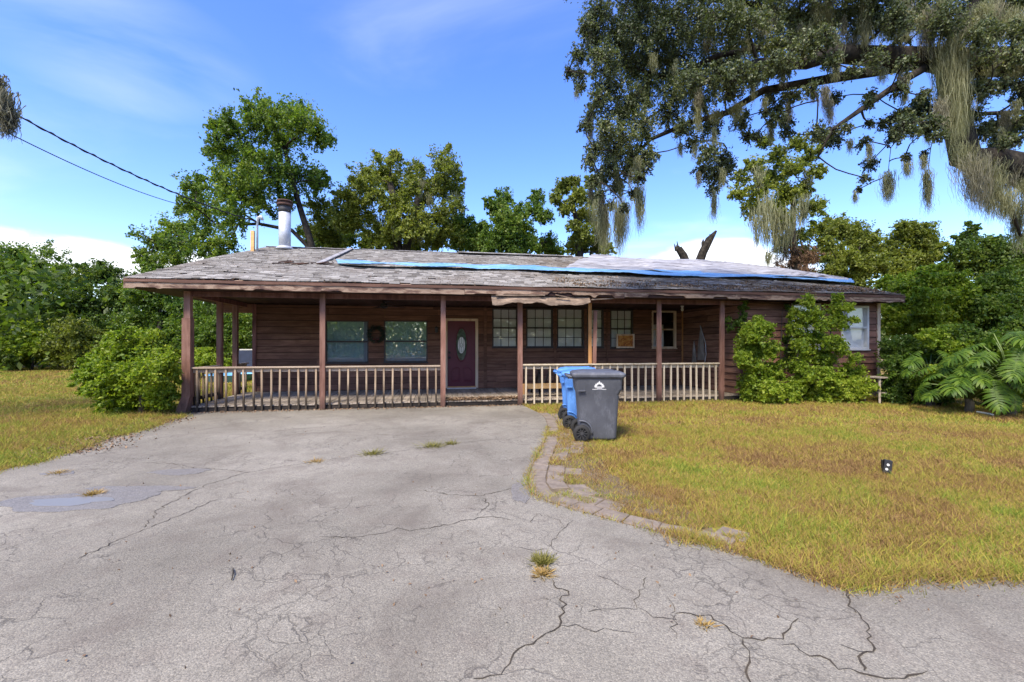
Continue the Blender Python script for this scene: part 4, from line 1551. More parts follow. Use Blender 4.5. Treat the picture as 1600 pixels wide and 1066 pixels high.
mb = MB(); mb.loft([ring(.77, .05), ring(.82, .14)], True); mb.build('water', M['water'], t)

# ------------------------------------------------------------------ wheeled bins
def rrect(x0, x1, y0, y1, r, z, n=5):
    p = []
    for cx_, cy_, a0 in ((x1 - r, y1 - r, 0), (x0 + r, y1 - r, 90), (x0 + r, y0 + r, 180), (x1 - r, y0 + r, 270)):
        for k in range(n):
            a = R(a0 + 90 * k / (n - 1))
            p.append((cx_ + r * math.cos(a), cy_ + r * math.sin(a), z))
    return p


def plastic(name, c, c2):
    m, nt, b = base_mat(name, 0.5, 0.4)
    v = objvec(nt, (1, 1, 0.35))
    f = noise(nt, v, 5, 6, 0.65)
    cc = ramp(nt, f, [(0.3, c2), (0.6, c)])
    dust = ramp(nt, noise(nt, objvec(nt, (1, 1, .5)), 9, 7, 0.75), [(0.50, (0, 0, 0)), (0.72, (0.55, 0.55, 0.55))])
    cc = mixc(nt, dust, cc, tuple(min(1, x * 1.6 + .05) for x in c))
    lk(nt, cc, b.inputs['Base Color'])
    bump(nt, b, noise(nt, objvec(nt, (1, 1, 1)), 180, 2), 0.12, 0.002)
    return m


M['bin_grey'] = plastic('bin_grey_plastic', (0.088, 0.093, 0.108), (0.066, 0.070, 0.083))
M['bin_blue'] = plastic('bin_blue_plastic', (0.095, 0.25, 0.60), (0.065, 0.19, 0.49))
M['tyre'] = plain('bin_tyre', (0.014, 0.014, 0.014), (0.025, 0.024, 0.022), 12, 0.75, 0.1)
M['rim'] = plain('bin_rim', (0.05, 0.05, 0.052), (0.03, 0.03, 0.03), 12, 0.6, 0.1)
M['print'] = plain('white_print', (0.75, 0.75, 0.75), (0.6, 0.6, 0.6), 20, 0.5, 0.0)


def bin_(x, y, rz, mat, label, logo):
    t = thing('wheeled_bin', label, 'bin', (x, y, 0.0), rz, 'wheeled bins beside the driveway')
    mb = MB()
    mb.loft([rrect(-.25, .28, -.225, .225, .05, .03), rrect(-.27, .30, -.24, .24, .06, .06), rrect(-.30, .325, -.262, .262, .06, .55),
             rrect(-.315, .335, -.272, .272, .06, .74), rrect(-.345, .375, -.305, .305, .06, .82), rrect(-.36, .385, -.315, .315, .06, .98), rrect(-.365, .39, -.32, .32, .05, 1.0),
             rrect(-.385, .41, -.34, .34, .05, 1.002), rrect(-.385, .41, -.34, .34, .05, 1.045)])
    body = mb.build('body', mat, t)
    sm = body.modifiers.new('bev', 'BEVEL'); sm.width = .008; sm.segments = 2; sm.limit_method = 'ANGLE'; sm.angle_limit = R(25)
    body.data.polygons.foreach_set('use_smooth', [True] * len(body.data.polygons))
    mb = MB()
    mb.loft([rrect(-.40, .425, -.352, .352, .06, 1.020), rrect(-.405, .43, -.356, .356, .06, 1.062), rrect(-.37, .40, -.325, .325, .06, 1.09), rrect(-.25, .27, -.2, .2, .06, 1.115)])
    lid = mb.build('lid', mat, t)
    sm = lid.modifiers.new('bev', 'BEVEL'); sm.width = .008; sm.segments = 2; sm.limit_method = 'ANGLE'; sm.angle_limit = R(25)
    mb = MB()
    for s in (-.2, .2):
        mb.tube([(-.15, s, 1.095), (.28, s, 1.105)], [.018, .018], 8)
    mb.build('lid_rib', mat, lid, True)
    mb = MB()
    mb.tube([(-.36, -.26, 1.0), (-.47, -.25, 1.03), (-.48, .25, 1.03), (-.36, .26, 1.0)], .018, 10)
    mb.build('handle', mat, t, True)
    for s in (-.16, .16):
        mb = MB(); mb.box(-.46, -.36, s - .03, s + .03, .98, 1.03); mb.build('hinge', mat, t)
    # lift pocket on each side and wheel arch
    for s in (-1, 1):
        mb = MB(); mb.box(-.31, -.20, s * .316 - .008, s * .316 + .008, .795, .815); mb.build('catch', mat, t)
        mb = MB()
        arc = []
        for k in range(15):
            a = R(-5 + 110 * k / 14)
            arc.append((-.25 + .165 * math.cos(a), s * .262, .14 + .185 * math.sin(a)))
        mb.tube(arc, .014, 6)
        mb.build('wheel_arch', mat, t, True)
        wy = s * .30
        mb = MB()
        n = 28
        prof = [(.085, -.035), (.125, -.035), (.135, -.022), (.135, .022), (.125, .035), (.085, .035)]
        rings = [[(-.25 + r * math.cos(2 * math.pi * k / n), wy + yy, .135 + r * math.sin(2 * math.pi * k / n)) for k in range(n)] for r, yy in prof]
        mb.loft(rings, False)
        wh = mb.build('wheel', M['tyre'], t, True)
        mb = MB()
        mb.loft([[(-.25 + .087 * math.cos(2 * math.pi * k / n), wy + yy, .135 + .087 * math.sin(2 * math.pi * k / n)) for k in range(n)] for yy in (-.012, .012)], True)
        mb.build('rim', M['tyre'], wh)
        mb = MB()
        for k in range(10):
            a = 2 * math.pi * k / 10
            mb.beam((-.25 + .018 * math.cos(a), wy + s * .02, .135 + .018 * math.sin(a)), (-.25 + .088 * math.cos(a), wy + s * .024, .135 + .088 * math.sin(a)), .011, .02, (0, 1, 0))
        mb.tube([(-.25, wy, .135), (-.25, wy + s * .04, .135)], .024, 12)
        mb.build('spoke', M['rim'], wh)
    mb = MB(); mb.tube([(-.25, -.30, .135), (-.25, .30, .135)], .013, 8); mb.build('axle', M['black'], t)
    if logo:
        mb = MB()
        yy = -.319
        zc = .87
        for k in range(7):
            a = R(180 * (k + .5) / 7)
            l = .07 + (.018 if k == 3 else 0)
            d = Vector((math.cos(a) * 1.15, math.sin(a)))
            s_ = Vector((-d.y, d.x)).normalized()
            q = [Vector((.02, zc)) + d * .03, Vector((.02, zc)) + d * (l * .72) + s_ * .017, Vector((.02, zc)) + d * l, Vector((.02, zc)) + d * (l * .72) - s_ * .017]
            mb.add([(p.x, yy + (.98 - p.y) * .056 - .0035, p.y) for p in q], [(3, 2, 1, 0)])
        for (x0, x1, za, zb) in ((-.06, .10, .862, .871), (-.045, .085, .848, .856), (-.02, .06, .836, .842)):
            mb.add([(px, -.319 + (.98 - pz) * .056 - .0035, pz) for px, pz in ((x0, za), (x1, za), (x1, zb), (x0, zb))], [(0, 1, 2, 3)])
        for k in range(13):
            x0 = -.085 + k * .0165
            mb.add([(px, -.3035 - .0025, pz) for px, pz in ((x0, .8225), (x0 + .0125, .8225), (x0 + .0125, .831), (x0, .831))], [(0, 1, 2, 3)])
        mb.build('emblem', M['print'], t)
    return t


bin_(1.36, 7.18, R(-4), M['bin_grey'], 'dark grey wheeled bin with white emblem, nearest the camera', True)
bin_(1.30, 8.18, R(-6), M['bin_blue'], 'blue wheeled bin directly behind the grey bin', False).scale = (.95, .95, .95)
bin_(1.33, 9.12, R(-9), M['bin_blue'], 'blue wheeled bin farthest back, closest to the porch railing', False).scale = (.95, .95, .95)

# ------------------------------------------------------------------ yard spotlight, stick, pipe, old frame
c = G(1384, 741)
t = thing('yard_spotlight', 'small black stake spotlight tilted in the right lawn', 'spotlight', c, R(-25))
mb = MB(); mb.tube([(0, 0, -.02), (0.01, 0, .07)], .012, 8); mb.build('stake', M['black'], t)
mb = MB(); mb.hexa([(-.04, -.055, .035), (.035, -.055, .025), (.035, -.005, .025), (-.04, -.005, .035), (-.015, -.025, .17), (.06, -.025, .16), (.06, .03, .16), (-.015, .03, .17)]); hd = mb.build('head', M['black'], t)
mb = MB()
for k in range(5):
    mb.box(-.035 + k * .02, -.028 + k * .02, -.004, .045, .06, .16)
mb.build('fin', M['black'], t)
for (x, z) in ((-.005, .07), (.012, .12)):
    yy = -.055 + (z - .035) * .222
    mb = MB(); mb.tube([(x, yy + .004, z), (x, yy - .006, z)], .014, 10); mb.build('lens', M['bulb'], t)
M['bark'] = wood('bark', [(0.3, (0.035, 0.028, 0.022)), (0.55, (0.10, 0.085, 0.068)), (0.8, (0.2, 0.175, 0.145))], (3, 3, 1), 2.0, 0.95, 0.9, 0.1)
M['darkbark'] = wood('dark_bark', [(0.35, (0.010, 0.008, 0.006)), (0.5, (0.024, 0.020, 0.016)), (0.62, (0.05, 0.042, 0.03)), (0.8, (0.10, 0.09, 0.055))], (1.5, 1.5, 1), 5.0, 0.95, 0.9, 0.1)
a, b = G(364, 893), G(362, 911)
mb = MB(); mb.tube([(a.x, a.y, .022), ((a.x + b.x) / 2 + .006, (a.y + b.y) / 2, .028), (b.x, b.y, .020)], [.003, .0045, .003], 6)
tag(mb.build('stick', M['darkbark']), 'short dark stick lying alone on the driveway', 'stick')
a, b = G(1527, 648), G(1552, 652)
mb = MB(); mb.tube([(a.x, a.y, .06), (b.x, b.y, .05)], .022, 8)
tag(mb.build('plastic_pipe', M['white']), 'short white pipe lying under the split-leaf plant', 'pipe')
c = W(1374, 629, 11.5)
t = thing('wooden_stool', 'weathered grey wooden stool standing by the right house corner', 'stool', (c.x, c.y, 0), TH)
for x in (-.2, .2):
    for y in (-.18, .18):
        mb = MB(); mb.beam((x * 1.1, y * 1.1, 0), (x, y, .66), .045, .045); mb.build('leg', M['deck'], t)
for k in range(3):
    mb = MB(); mb.box(-.26, .26, -.24 + k * .165, -.09 + k * .165, .66, .69); mb.build('seat_slat', M['deck'], t)
mb = MB(); mb.box(-.2, .2, -.22, -.19, .25, .30); mb.build('stretcher', M['deck'], t)

# ------------------------------------------------------------------ service cables
M['cable'] = plain('black_cable', (0.012, 0.012, 0.013), None, 5, 0.6, 0.0)


def cable_pts(a, b, sagm, n=40):
    a, b = Vector(a), Vector(b)
    return [a.lerp(b, k / n) + Vector((0, 0, -sagm * 4 * (k / n) * (1 - k / n))) for k in range(n + 1)]


A1 = W(-260, 10, 7.5)
p1 = cable_pts(A1, MASTTOP, 0.42)
mb = MB(); mb.tube(p1, .016, 6)
t = thing('service_cable', 'thick twisted black service cable running to the roof mast', 'cable', p1[0])
mb.v = [(x - p1[0].x, y - p1[0].y, z - p1[0].z) for x, y, z in mb.v]
mb.build('bare_wire', M['cable'], t)
mb = MB()
tw = []
for k in range(241):
    f = k / 240 * 40
    i = min(39, int(f))
    q = p1[i].lerp(p1[i + 1], f - i) - p1[0]
    tw.append(q + Vector((0, math.cos(k * .55), math.sin(k * .55))) * .026)
mb.tube(tw, .011, 5)
mb.build('insulated_wire', M['cable'], t)
p2 = cable_pts(W(-260, 62, 8.2), W(282, 320, 22.0), 0.35)
mb = MB(); mb.tube(p2, .015, 6)
tag(mb.build('telephone_cable', M['cable']), 'single thin black cable sagging below the thick one', 'cable')

# ------------------------------------------------------------------ foliage machinery
def blob_world(blobs, conv, Y, dj, rnd):
    out = []
    ox, oy, s = conv
    for b in blobs:
        zx, zy, zr = b[:3]
        y = Y + (b[3] if len(b) > 3 else rnd.uniform(-dj, dj))
        p = W(ox + zx / s, oy + zy / s, y)
        out.append((p, zr / s / FPX * y))
    return out


def leaf_quads(P, size, rng, up=0.25, aspect=0.5, droop=0.0):
    n = len(P)
    a = rng.normal(size=(n, 3))
    a[:, 2] -= droop
    a /= np.linalg.norm(a, axis=1, keepdims=True) + 1e-9
    q = rng.normal(size=(n, 3))
    q[:, 2] += up
    b = np.cross(q, a)
    b /= np.linalg.norm(b, axis=1, keepdims=True) + 1e-9
    nn = np.cross(a, b)
    L = (size * rng.uniform(.65, 1.35, n))[:, None]
    Wd = L * aspect
    V = np.empty((n, 4, 3))
    V[:, 0] = P - a * L * .5
    V[:, 1] = P + b * Wd * .5 + nn * L * .06 + a * L * .05
    V[:, 2] = P + a * L * .5
    V[:, 3] = P - b * Wd * .5 + nn * L * .06 + a * L * .05
    F = np.arange(n * 4).reshape(n, 4)
    return V.reshape(-1, 3), F


def crown_points(blobs, n, rng, sub=9, clump=0.42, flat=0.8, droop=0.25, stray=.16):
    """leaf positions strung along sprays that fan out of each clump, uneven in fullness"""
    w = np.array([b[1] ** 2 for b in blobs])
    w = w / w.sum()
    out, subs = [], []
    for (c, r), f in zip(blobs, w):
        k = max(8, int(n * f))
        m = max(4, int(sub * 2.2))
        d = rng.normal(size=(m, 3))
        d /= np.linalg.norm(d, axis=1, keepdims=True)
        s0 = np.array(c) + d * (r * rng.uniform(.1, .7, (m, 1))) * np.array([1, 1, flat])
        dr = d + rng.normal(size=(m, 3)) * .45 + np.array([0, 0, -droop])
        dr /= np.linalg.norm(dr, axis=1, keepdims=True)
        ln = r * rng.uniform(.3, .75, m)
        pw = rng.exponential(1, m) + .25
        idx = rng.choice(m, k, p=pw / pw.sum())
        t = rng.uniform(0, 1, k) ** .8
        sag = np.zeros((k, 3))
        sag[:, 2] = -(t ** 2) * ln[idx] * droop * .7
        p = s0[idx] + dr[idx] * (ln[idx] * t)[:, None] + sag + rng.normal(size=(k, 3)) * (r * clump * .22 * (1.15 - .6 * t))[:, None]
        st = rng.random(k) < stray
        p[st] = np.array(c) + np.clip(rng.normal(size=(int(st.sum()), 3)), -1.4, 1.4) * r * .5
        out.append(p)
        s1 = s0 + dr * ln[:, None]
        s1[:, 2] -= ln * droop * .7
        subs.append((c, r, list(zip(s0, s1))))
    return np.concatenate(out), subs


def curve(a, b, bend, rnd, n=4):
    a, b = Vector(a), Vector(b)
    L = (b - a).length
    off = Vector((rnd.gauss(0, 1), rnd.gauss(0, 1), rnd.gauss(.4, .6))) * L * bend
    return [a.lerp(b, k / n) + off * math.sin(math.pi * k / n) + (Vector((rnd.gauss(0, 1), rnd.gauss(0, 1), rnd.gauss(0, 1))) * L * .015 if 0 < k < n else Vector()) for k in range(n + 1)]


def skeleton(mb, trunks, blobs, subs, rnd, rtwig=0.018, bend=0.12, twigs=True, limb=0.4):
    """trunks: list of (points, radii); every blob is joined to the nearest bit of wood already there"""
    nodes = []
    for pts, rad in trunks:
        mb.tube(pts, rad, 9)
        for i in range(len(pts) - 1):
            for f in (0, .5):
                if i + f > 0.5 * len(pts) * .5:
                    nodes.append((Vector(pts[i]).lerp(Vector(pts[i + 1]), f), rad[i] * (1 - f) + rad[i + 1] * f))
        nodes.append((Vector(pts[-1]), rad[-1]))
    order = sorted(range(len(blobs)), key=lambda k: min((blobs[k][0] - q[0]).length for q in nodes))
    for k in order:
        c, r = blobs[k]
        best = min(nodes, key=lambda q: (c - q[0]).length + (0.6 * max(0, q[0].z - c.z)))
        d = (c - best[0]).length
        if d < 0.05:
            continue
        r0 = max(rtwig * 1.3, min(best[1] * .75, limb * .05 + d * .03))
        pts = curve(best[0], c, bend, rnd)
        rad = [r0 + (rtwig - r0) * i / 4 for i in range(5)]
        mb.tube(pts, rad, 6, False)
        for i in (2, 3, 4):
            nodes.append((pts[i], rad[i]))
    if twigs:
        for c, r, sc in subs:
            for s0, s1 in sc:
                s0, s1 = Vector(s0), Vector(s1)
                m = s0.lerp(s1, .55) + Vector((0, 0, (s0 - s1).length * .06))
                mb.tube([c, s0, m, s1], [rtwig, rtwig * .75, rtwig * .5, rtwig * .25], 3, False)


def moss_mesh(spots, rng, strand=0.02, per=70):
    """spots: (top point, length, spread); limp curling ribbons gathered into a tapering beard"""
    V, F = [], []
    base = 0
    seg = 7
    for top, L, sp in spots:
        n = max(20, int(per * (L * sp) ** .5 * 1.6))
        cen = np.array(top)
        f0 = rng.uniform(0, .72, n) ** 1.2
        lobe = rng.integers(0, 4, n)
        lo = np.clip(rng.normal(size=(4, 2)), -1.4, 1.4) * sp * .2
        ll = rng.uniform(.55, 1.0, 4)
        rad = sp * .30 * (1 - .75 * f0)
        x = cen[0] + lo[lobe, 0] * (1 - .5 * f0) + rng.normal(size=n) * rad
        y = cen[1] + lo[lobe, 1] * (1 - .5 * f0) + rng.normal(size=n) * rad
        z0 = cen[2] - L * f0 * ll[lobe] + rng.normal(size=n) * L * .03
        ln = L * ll[lobe] * (1 - f0) * rng.uniform(.2, 1.0, n)
        ang = rng.uniform(0, math.pi, n)
        step = rng.normal(size=(n, seg + 1, 2)) * (.09 * ln / seg + .011)[:, None, None]
        walk = np.cumsum(step, 1)
        blk = np.empty((n, seg + 1, 2, 3))
        for k in range(seg + 1):
            f = k / seg
            px = x + walk[:, k, 0] + (cen[0] + lo[lobe, 0] * .4 - x) * f * .4
            py = y + walk[:, k, 1] + (cen[1] + lo[lobe, 1] * .4 - y) * f * .4
            pz = z0 - ln * f
            w = strand * (1 - .75 * f) * rng.uniform(.5, 1.4, n)
            aa = ang + k * .5
            blk[:, k, 0] = np.stack([px - np.cos(aa) * w, py - np.sin(aa) * w, pz], 1)
            blk[:, k, 1] = np.stack([px + np.cos(aa) * w, py + np.sin(aa) * w, pz], 1)
        V.append(blk.reshape(-1, 3))
        idx = np.arange(n)[:, None] * ((seg + 1) * 2) + np.arange(seg)[None, :] * 2 + base
        F.append(np.stack([idx, idx + 1, idx + 3, idx + 2], 2).reshape(-1, 4))
        base += n * (seg + 1) * 2
    return np.concatenate(V), np.concatenate(F)


M['moss'] = leafmat('spanish_moss', [(0.2, (0.09, 0.092, 0.055)), (0.5, (0.18, 0.182, 0.105)), (0.8, (0.26, 0.258, 0.155)), (1, (0.34, 0.34, 0.23))], 0.35, rough=0.9, spec=0.1)
M['moss_grey'] = leafmat('grey_moss', [(0.2, (0.06, 0.058, 0.045)), (0.5, (0.14, 0.135, 0.10)), (0.8, (0.23, 0.215, 0.15))], 0.25, rough=0.9, spec=0.1)
M['lf_mid'] = leafmat('leaf_mid', [(0.1, (0.022, 0.045, 0.008)), (0.4, (0.060, 0.110, 0.016)), (0.65, (0.115, 0.170, 0.024)), (0.9, (0.20, 0.24, 0.04))])
M['lf_olive'] = leafmat('leaf_olive', [(0.1, (0.035, 0.045, 0.010)), (0.4, (0.095, 0.12, 0.02)), (0.65, (0.165, 0.19, 0.03)), (0.9, (0.25, 0.26, 0.06))])
M['lf_dark'] = leafmat('leaf_dark', [(0.1, (0.018, 0.036, 0.008)), (0.4, (0.048, 0.086, 0.014)), (0.65, (0.095, 0.14, 0.022)), (0.9, (0.18, 0.21, 0.04))])
M['lf_bright'] = leafmat('leaf_bright', [(0.1, (0.045, 0.085, 0.010)), (0.35, (0.125, 0.19, 0.016)), (0.6, (0.215, 0.28, 0.026)), (0.9, (0.33, 0.35, 0.055))])
M['lf_oak'] = leafmat('leaf_live_oak', [(0.1, (0.020, 0.029, 0.014)), (0.4, (0.048, 0.064, 0.028)), (0.65, (0.085, 0.105, 0.04)), (0.9, (0.155, 0.165, 0.065))], 0.3, spec=0.45)
M['lf_brown'] = leafmat('dead_vine', [(0.1, (0.045, 0.025, 0.015)), (0.5, (0.12, 0.07, 0.04)), (0.9, (0.2, 0.13, 0.08))], 0.15, rough=0.9)


def tree(name, label, blobs, trunks, nleaf, size, mat, bark, seed, group=None, moss=None, sub=9, clump=.42, cat='tree', rtwig=.018, droop=0.0, twigs=True, aspect=.5,
         crown_name='crown', trunk_name='trunk', limb=.4, spray=.15):
    rng = np.random.default_rng(seed)
    rnd = random.Random(seed)
    base = Vector(trunks[0][0][0])
    t = thing(name, label, cat, base, 0, group)
    P, subs = crown_points(blobs, int(nleaf * 2.0), rng, sub + 3, clump, .8, spray)
    V, F = leaf_quads(P, size * (.82 if size > .12 else .9), rng, aspect=aspect * 1.1, droop=droop)
    V = V - np.array(base)
    link(crown_name, np_mesh(crown_name, V, F, mat), t)
    mb = MB()
    skeleton(mb, trunks, blobs, subs, rnd, rtwig, twigs=twigs, limb=limb)
    mb.v = [(x - base.x, y - base.y, z - base.z) for x, y, z in mb.v]
    mb.build(trunk_name, bark, t, True)
    if moss:
        V, F = moss_mesh(moss, rng, .018, 90)
        link('hanging_moss', np_mesh('hanging_moss', V - np.array(base), F, M['moss']), t)
    return t


def trunk_px(pts, Y, r0, r1):
    P = []
    for i, p in enumerate(pts):
        y = Y + (p[2] if len(p) > 2 else 0)
        P.append(W(p[0], p[1], y))
    if P[0].z > 0.3:
        P = [Vector((P[0].x + .1, P[0].y, -.1))] + P
    else:
        P[0].z = -.1
    n = len(P)
    return (P, [r0 + (r1 - r0) * (i / (n - 1)) ** .8 for i in range(n)])


# ------------------------------------------------------------------ trees behind the house
rb = random.Random(31)
cA = (0, 100, 2.961)
bA = [(1200, 230, 90), (1390, 250, 90), (1480, 320, 70), (1290, 320, 110), (1100, 310, 100), (1020, 290, 60), (1000, 390, 60), (1100, 450, 110), (1250, 480, 110), (1400, 520, 90), (1480, 550, 50), (1050, 560, 95),
      (1180, 600, 100), (900, 560, 65), (1320, 640, 55), (950, 680, 95), (860, 640, 40), (1080, 700, 80), (820, 770, 85), (720, 820, 75), (900, 820, 85), (1040, 830, 75), (650, 880, 40), (780, 890, 75), (700, 920, 50), (1000, 900, 60),
      (1340, 220, 60), (1220, 200, 45), (1400, 200, 40), (1530, 350, 25)]
Y = 27
tree('shade_tree', 'tallest tree behind the house, airy crown above the stove pipe', [(p, r * 1.14) for p, r in blob_world(bA, cA, Y, 2.2, rb)],
     [trunk_px([(500, 520), (486, 380), (466, 316), (452, 262), (440, 215)], Y, .30, .10), trunk_px([(498, 500), (480, 384), (456, 360), (405, 350), (338, 352)], Y, .22, .07)],
     36000, .20, M['lf_mid'], M['darkbark'], 41, 'trees behind the house', sub=10, clump=.46)
c3 = (480, 210, 3.333)
bB = [(450, 130, 50), (400, 190, 90), (300, 230, 80), (330, 300, 90), (230, 330, 80), (180, 420, 90), (250, 430, 100), (60, 380, 70), (100, 460, 90), (40, 500, 60), (460, 260, 90), (560, 170, 50), (600, 240, 80), (700, 130, 70),
      (740, 200, 80), (770, 280, 60), (690, 280, 80), (590, 330, 70), (780, 370, 50), (700, 400, 60), (740, 460, 80), (640, 450, 70), (560, 520, 80), (450, 480, 70), (380, 530, 80), (660, 560, 60), (780, 540, 70), (150, 540, 70), (460, 100, 25), (500, 350, 60, -2), (540, 280, 55, -2), (480, 420, 60, -2.2), (570, 420, 60, -2), (420, 360, 60, -2), (520, 500, 60, -2.2), (620, 500, 60, -2)]
Y = 30
mos = [(W(480 + x / 3.333, 210 + y / 3.333, Y - 1 + rb.uniform(-1, 1)), l / 3.333 / FPX * Y, w / 3.333 / FPX * Y) for x, y, l, w in
       [(550, 420, 180, 70), (590, 440, 150, 60), (430, 380, 150, 50), (330, 300, 110, 50), (480, 430, 160, 60), (640, 300, 100, 40), (260, 420, 100, 60), (770, 300, 110, 60), (590, 230, 120, 50), (380, 420, 160, 60), (160, 430, 100, 50)]]
tree('mossy_oak', 'broad moss-hung oak behind the middle of the roof', [(p, r * 1.10) for p, r in blob_world(bB, c3, Y, 2.2, rb)],
     [trunk_px([(622, 540), (622, 400), (620, 330), (609, 285)], Y, .5, .2), trunk_px([(626, 540), (632, 400), (648, 330), (660, 285)], Y, .45, .18)],
     40000, .20, M['lf_olive'], M['darkbark'], 42, 'trees behind the house', mos, 10, .46)
bC = [(820, 480, 70), (880, 520, 80), (950, 360, 40), (1030, 330, 60), (1000, 400, 70), (1090, 420, 80), (1020, 480, 90), (1120, 500, 80), (950, 560, 80), (1060, 570, 80), (1150, 580, 70), (1260, 560, 60), (1300, 600, 50), (870, 580, 60),
      (1180, 400, 60), (1200, 330, 50), (1240, 430, 50), (800, 560, 60)]
Y = 31
tree('shade_tree', 'dense dark green tree behind the roof, right of the mossy oak', blob_world(bC, c3, Y, 2, rb),
     [trunk_px([(800, 545), (798, 420), (790, 370), (788, 340)], Y, .4, .15)], 26000, .20, M['lf_mid'], M['darkbark'], 43, 'trees behind the house', None, 10, .46)
bD = [(1390, 250, 40), (1330, 270, 50), (1420, 320, 55), (1290, 330, 40), (1350, 380, 50), (1440, 420, 60), (1480, 250, 45), (1500, 350, 50), (1520, 470, 50), (1440, 520, 65), (1400, 580, 60), (1500, 570, 60), (1560, 600, 40), (1380, 480, 40)]
Y = 28
tree('vine_tree', 'narrow vine-covered tree behind the roof below the live oak tip', blob_world(bD, c3, Y, 1.2, rb),
     [trunk_px([(912, 545), (908, 420), (905, 370), (895, 320), (898, 290)], Y, .3, .1)], 18000, .19, M['lf_olive'], M['darkbark'], 44, 'trees behind the house',
     [(W(930, 310, Y - .5), 3.2, .8), (W(945, 350, Y - .5), 2.4, .6)], 10, .44)
bushtree_later = [(20, 520, 60), (80, 550, 60), (200, 540, 60), (320, 560, 60), (430, 560, 60), (560, 570, 60), (680, 540, 60), (800, 520, 60), (900, 540, 60), (1020, 550, 60), (1140, 560, 60), (1250, 590, 50)]
# dead snags
Y = 26
mb = MB(); s0, s1, s2, s3 = W(1084, 545, Y), W(1072, 412, Y), W(1068, 400, Y), W(1060, 388, Y)
s0.z = -.1
mb.tube([s0, s1, s2, s3], [.3, .27, .23, .19], 9)
for dx, dz in ((-.12, .28), (.02, .42), (.12, .15), (-.02, .2)):
    mb.tube([s3 + Vector((dx, 0, -.15)), s3 + Vector((dx * 1.2 - .1, .02, dz))], [.09, .015], 5)
tag(mb.build('dead_trunk', M['darkbark']), 'shorter broken bare trunk showing above the roof, left of its twin', 'dead tree')
mb = MB(); s0 = W(1090, 545, Y); s0.z = -.1
mb.tube([s0, W(1092, 412, Y), W(1098, 395, Y), W(1108, 375, Y), W(1119, 361, Y)], [.32, .28, .24, .22, .06], 9)
mb.tube([W(1100, 392, Y), W(1098, 379, Y), W(1099, 374, Y)], [.13, .08, .02], 6)
mb.tube([W(1110, 374, Y), W(1109, 366, Y)], [.10, .02], 5)
mb.tube([W(1106, 380, Y), W(1111, 372, Y)], [.1, .03], 5)
mb.tube([W(1113, 370, Y), W(1117, 368, Y)], [.1, .02], 5)
tag(mb.build('dead_trunk', M['darkbark']), 'taller forked bare dead trunk showing above the roof', 'dead tree')

# mossy tree right of the roof
cO = (860, 0, 2.162)
bF = [(690, 560, 40), (750, 590, 50), (820, 560, 42), (700, 640, 45), (800, 650, 50), (880, 520, 38), (750, 700, 45), (680, 700, 38), (840, 480, 34), (770, 520, 36), (720, 480, 30), (630, 650, 34), (640, 600, 28), (850, 640, 36), (900, 580, 30), (790, 740, 36), (930, 470, 28), (890, 700, 45, 2), (910, 780, 45, 2), (830, 800, 40, 1), (940, 850, 45, 2), (960, 760, 40, 2), (870, 860, 40, 2)]
Y = 24
mos = [(W(860 + x / 2.162, y / 2.162, Y - .8 + rb.uniform(-.8, .8)), l / 2.162 / FPX * Y, w / 2.162 / FPX * Y) for x, y, l, w in
       [(690, 700, 150, 40), (760, 700, 180, 50), (720, 650, 220, 40), (800, 690, 150, 60), (850, 660, 120, 40), (780, 760, 130, 50), (735, 850, 80, 20), (880, 560, 100, 40), (700, 560, 90, 40)]]
t = tree('mossy_tree', 'light green moss-hung tree rising beyond the right roof slope', blob_world(bF, cO, Y, 1.5, rb),
         [trunk_px([(1246, 545), (1244, 420), (1238, 370), (1240, 310)], Y, .35, .12)], 20000, .18, M['lf_olive'], M['darkbark'], 45, None, mos, 10, .46)
rng = np.random.default_rng(3)
P, _ = crown_points(blob_world([(800, 850, 45), (840, 880, 60), (890, 860, 40), (850, 920, 50), (780, 900, 30)], cO, Y - .3, .5, rb), 5000, rng)
V, F = leaf_quads(P, .2, rng, aspect=.18, droop=1.5)
link('dead_vine', np_mesh('dead_vine', V - np.array(t.location), F, M['lf_brown']), t)
c5 = (1100, 340, 3.2)


def bushtree(label, blobs, conv, Y, n, size, mat, seed, foot, r0=.25, dj=1.2, name='shade_tree', cat='tree', group=None, sub=9, aspect=.5, clump=.46):
    bl = blob_world(blobs, conv, Y, dj, rb)
    bl = [(Vector((p.x, p.y, max(p.z, r * .75))), r) for p, r in bl]
    b = Vector((foot[0], foot[1], -.1)) if isinstance(foot, tuple) else None
    if b is None:
        cxm = sum(p.x for p, r in bl) / len(bl)
        b = Vector((cxm, Y, -.1))
    zc = sum(p.z for p, r in bl) / len(bl)
    top = Vector((b.x * .5 + .5 * sum(p.x for p, r in bl) / len(bl), Y, zc))
    tr = ([b, b.lerp(top, .35) + Vector((.08, 0, 0)), b.lerp(top, .7), top], [r0, r0 * .8, r0 * .6, r0 * .4])
    return tree(name, label, bl, [tr], n, size, mat, M['darkbark'], seed, group, None, sub, clump, cat, max(.008, r0 * .06), aspect=aspect)


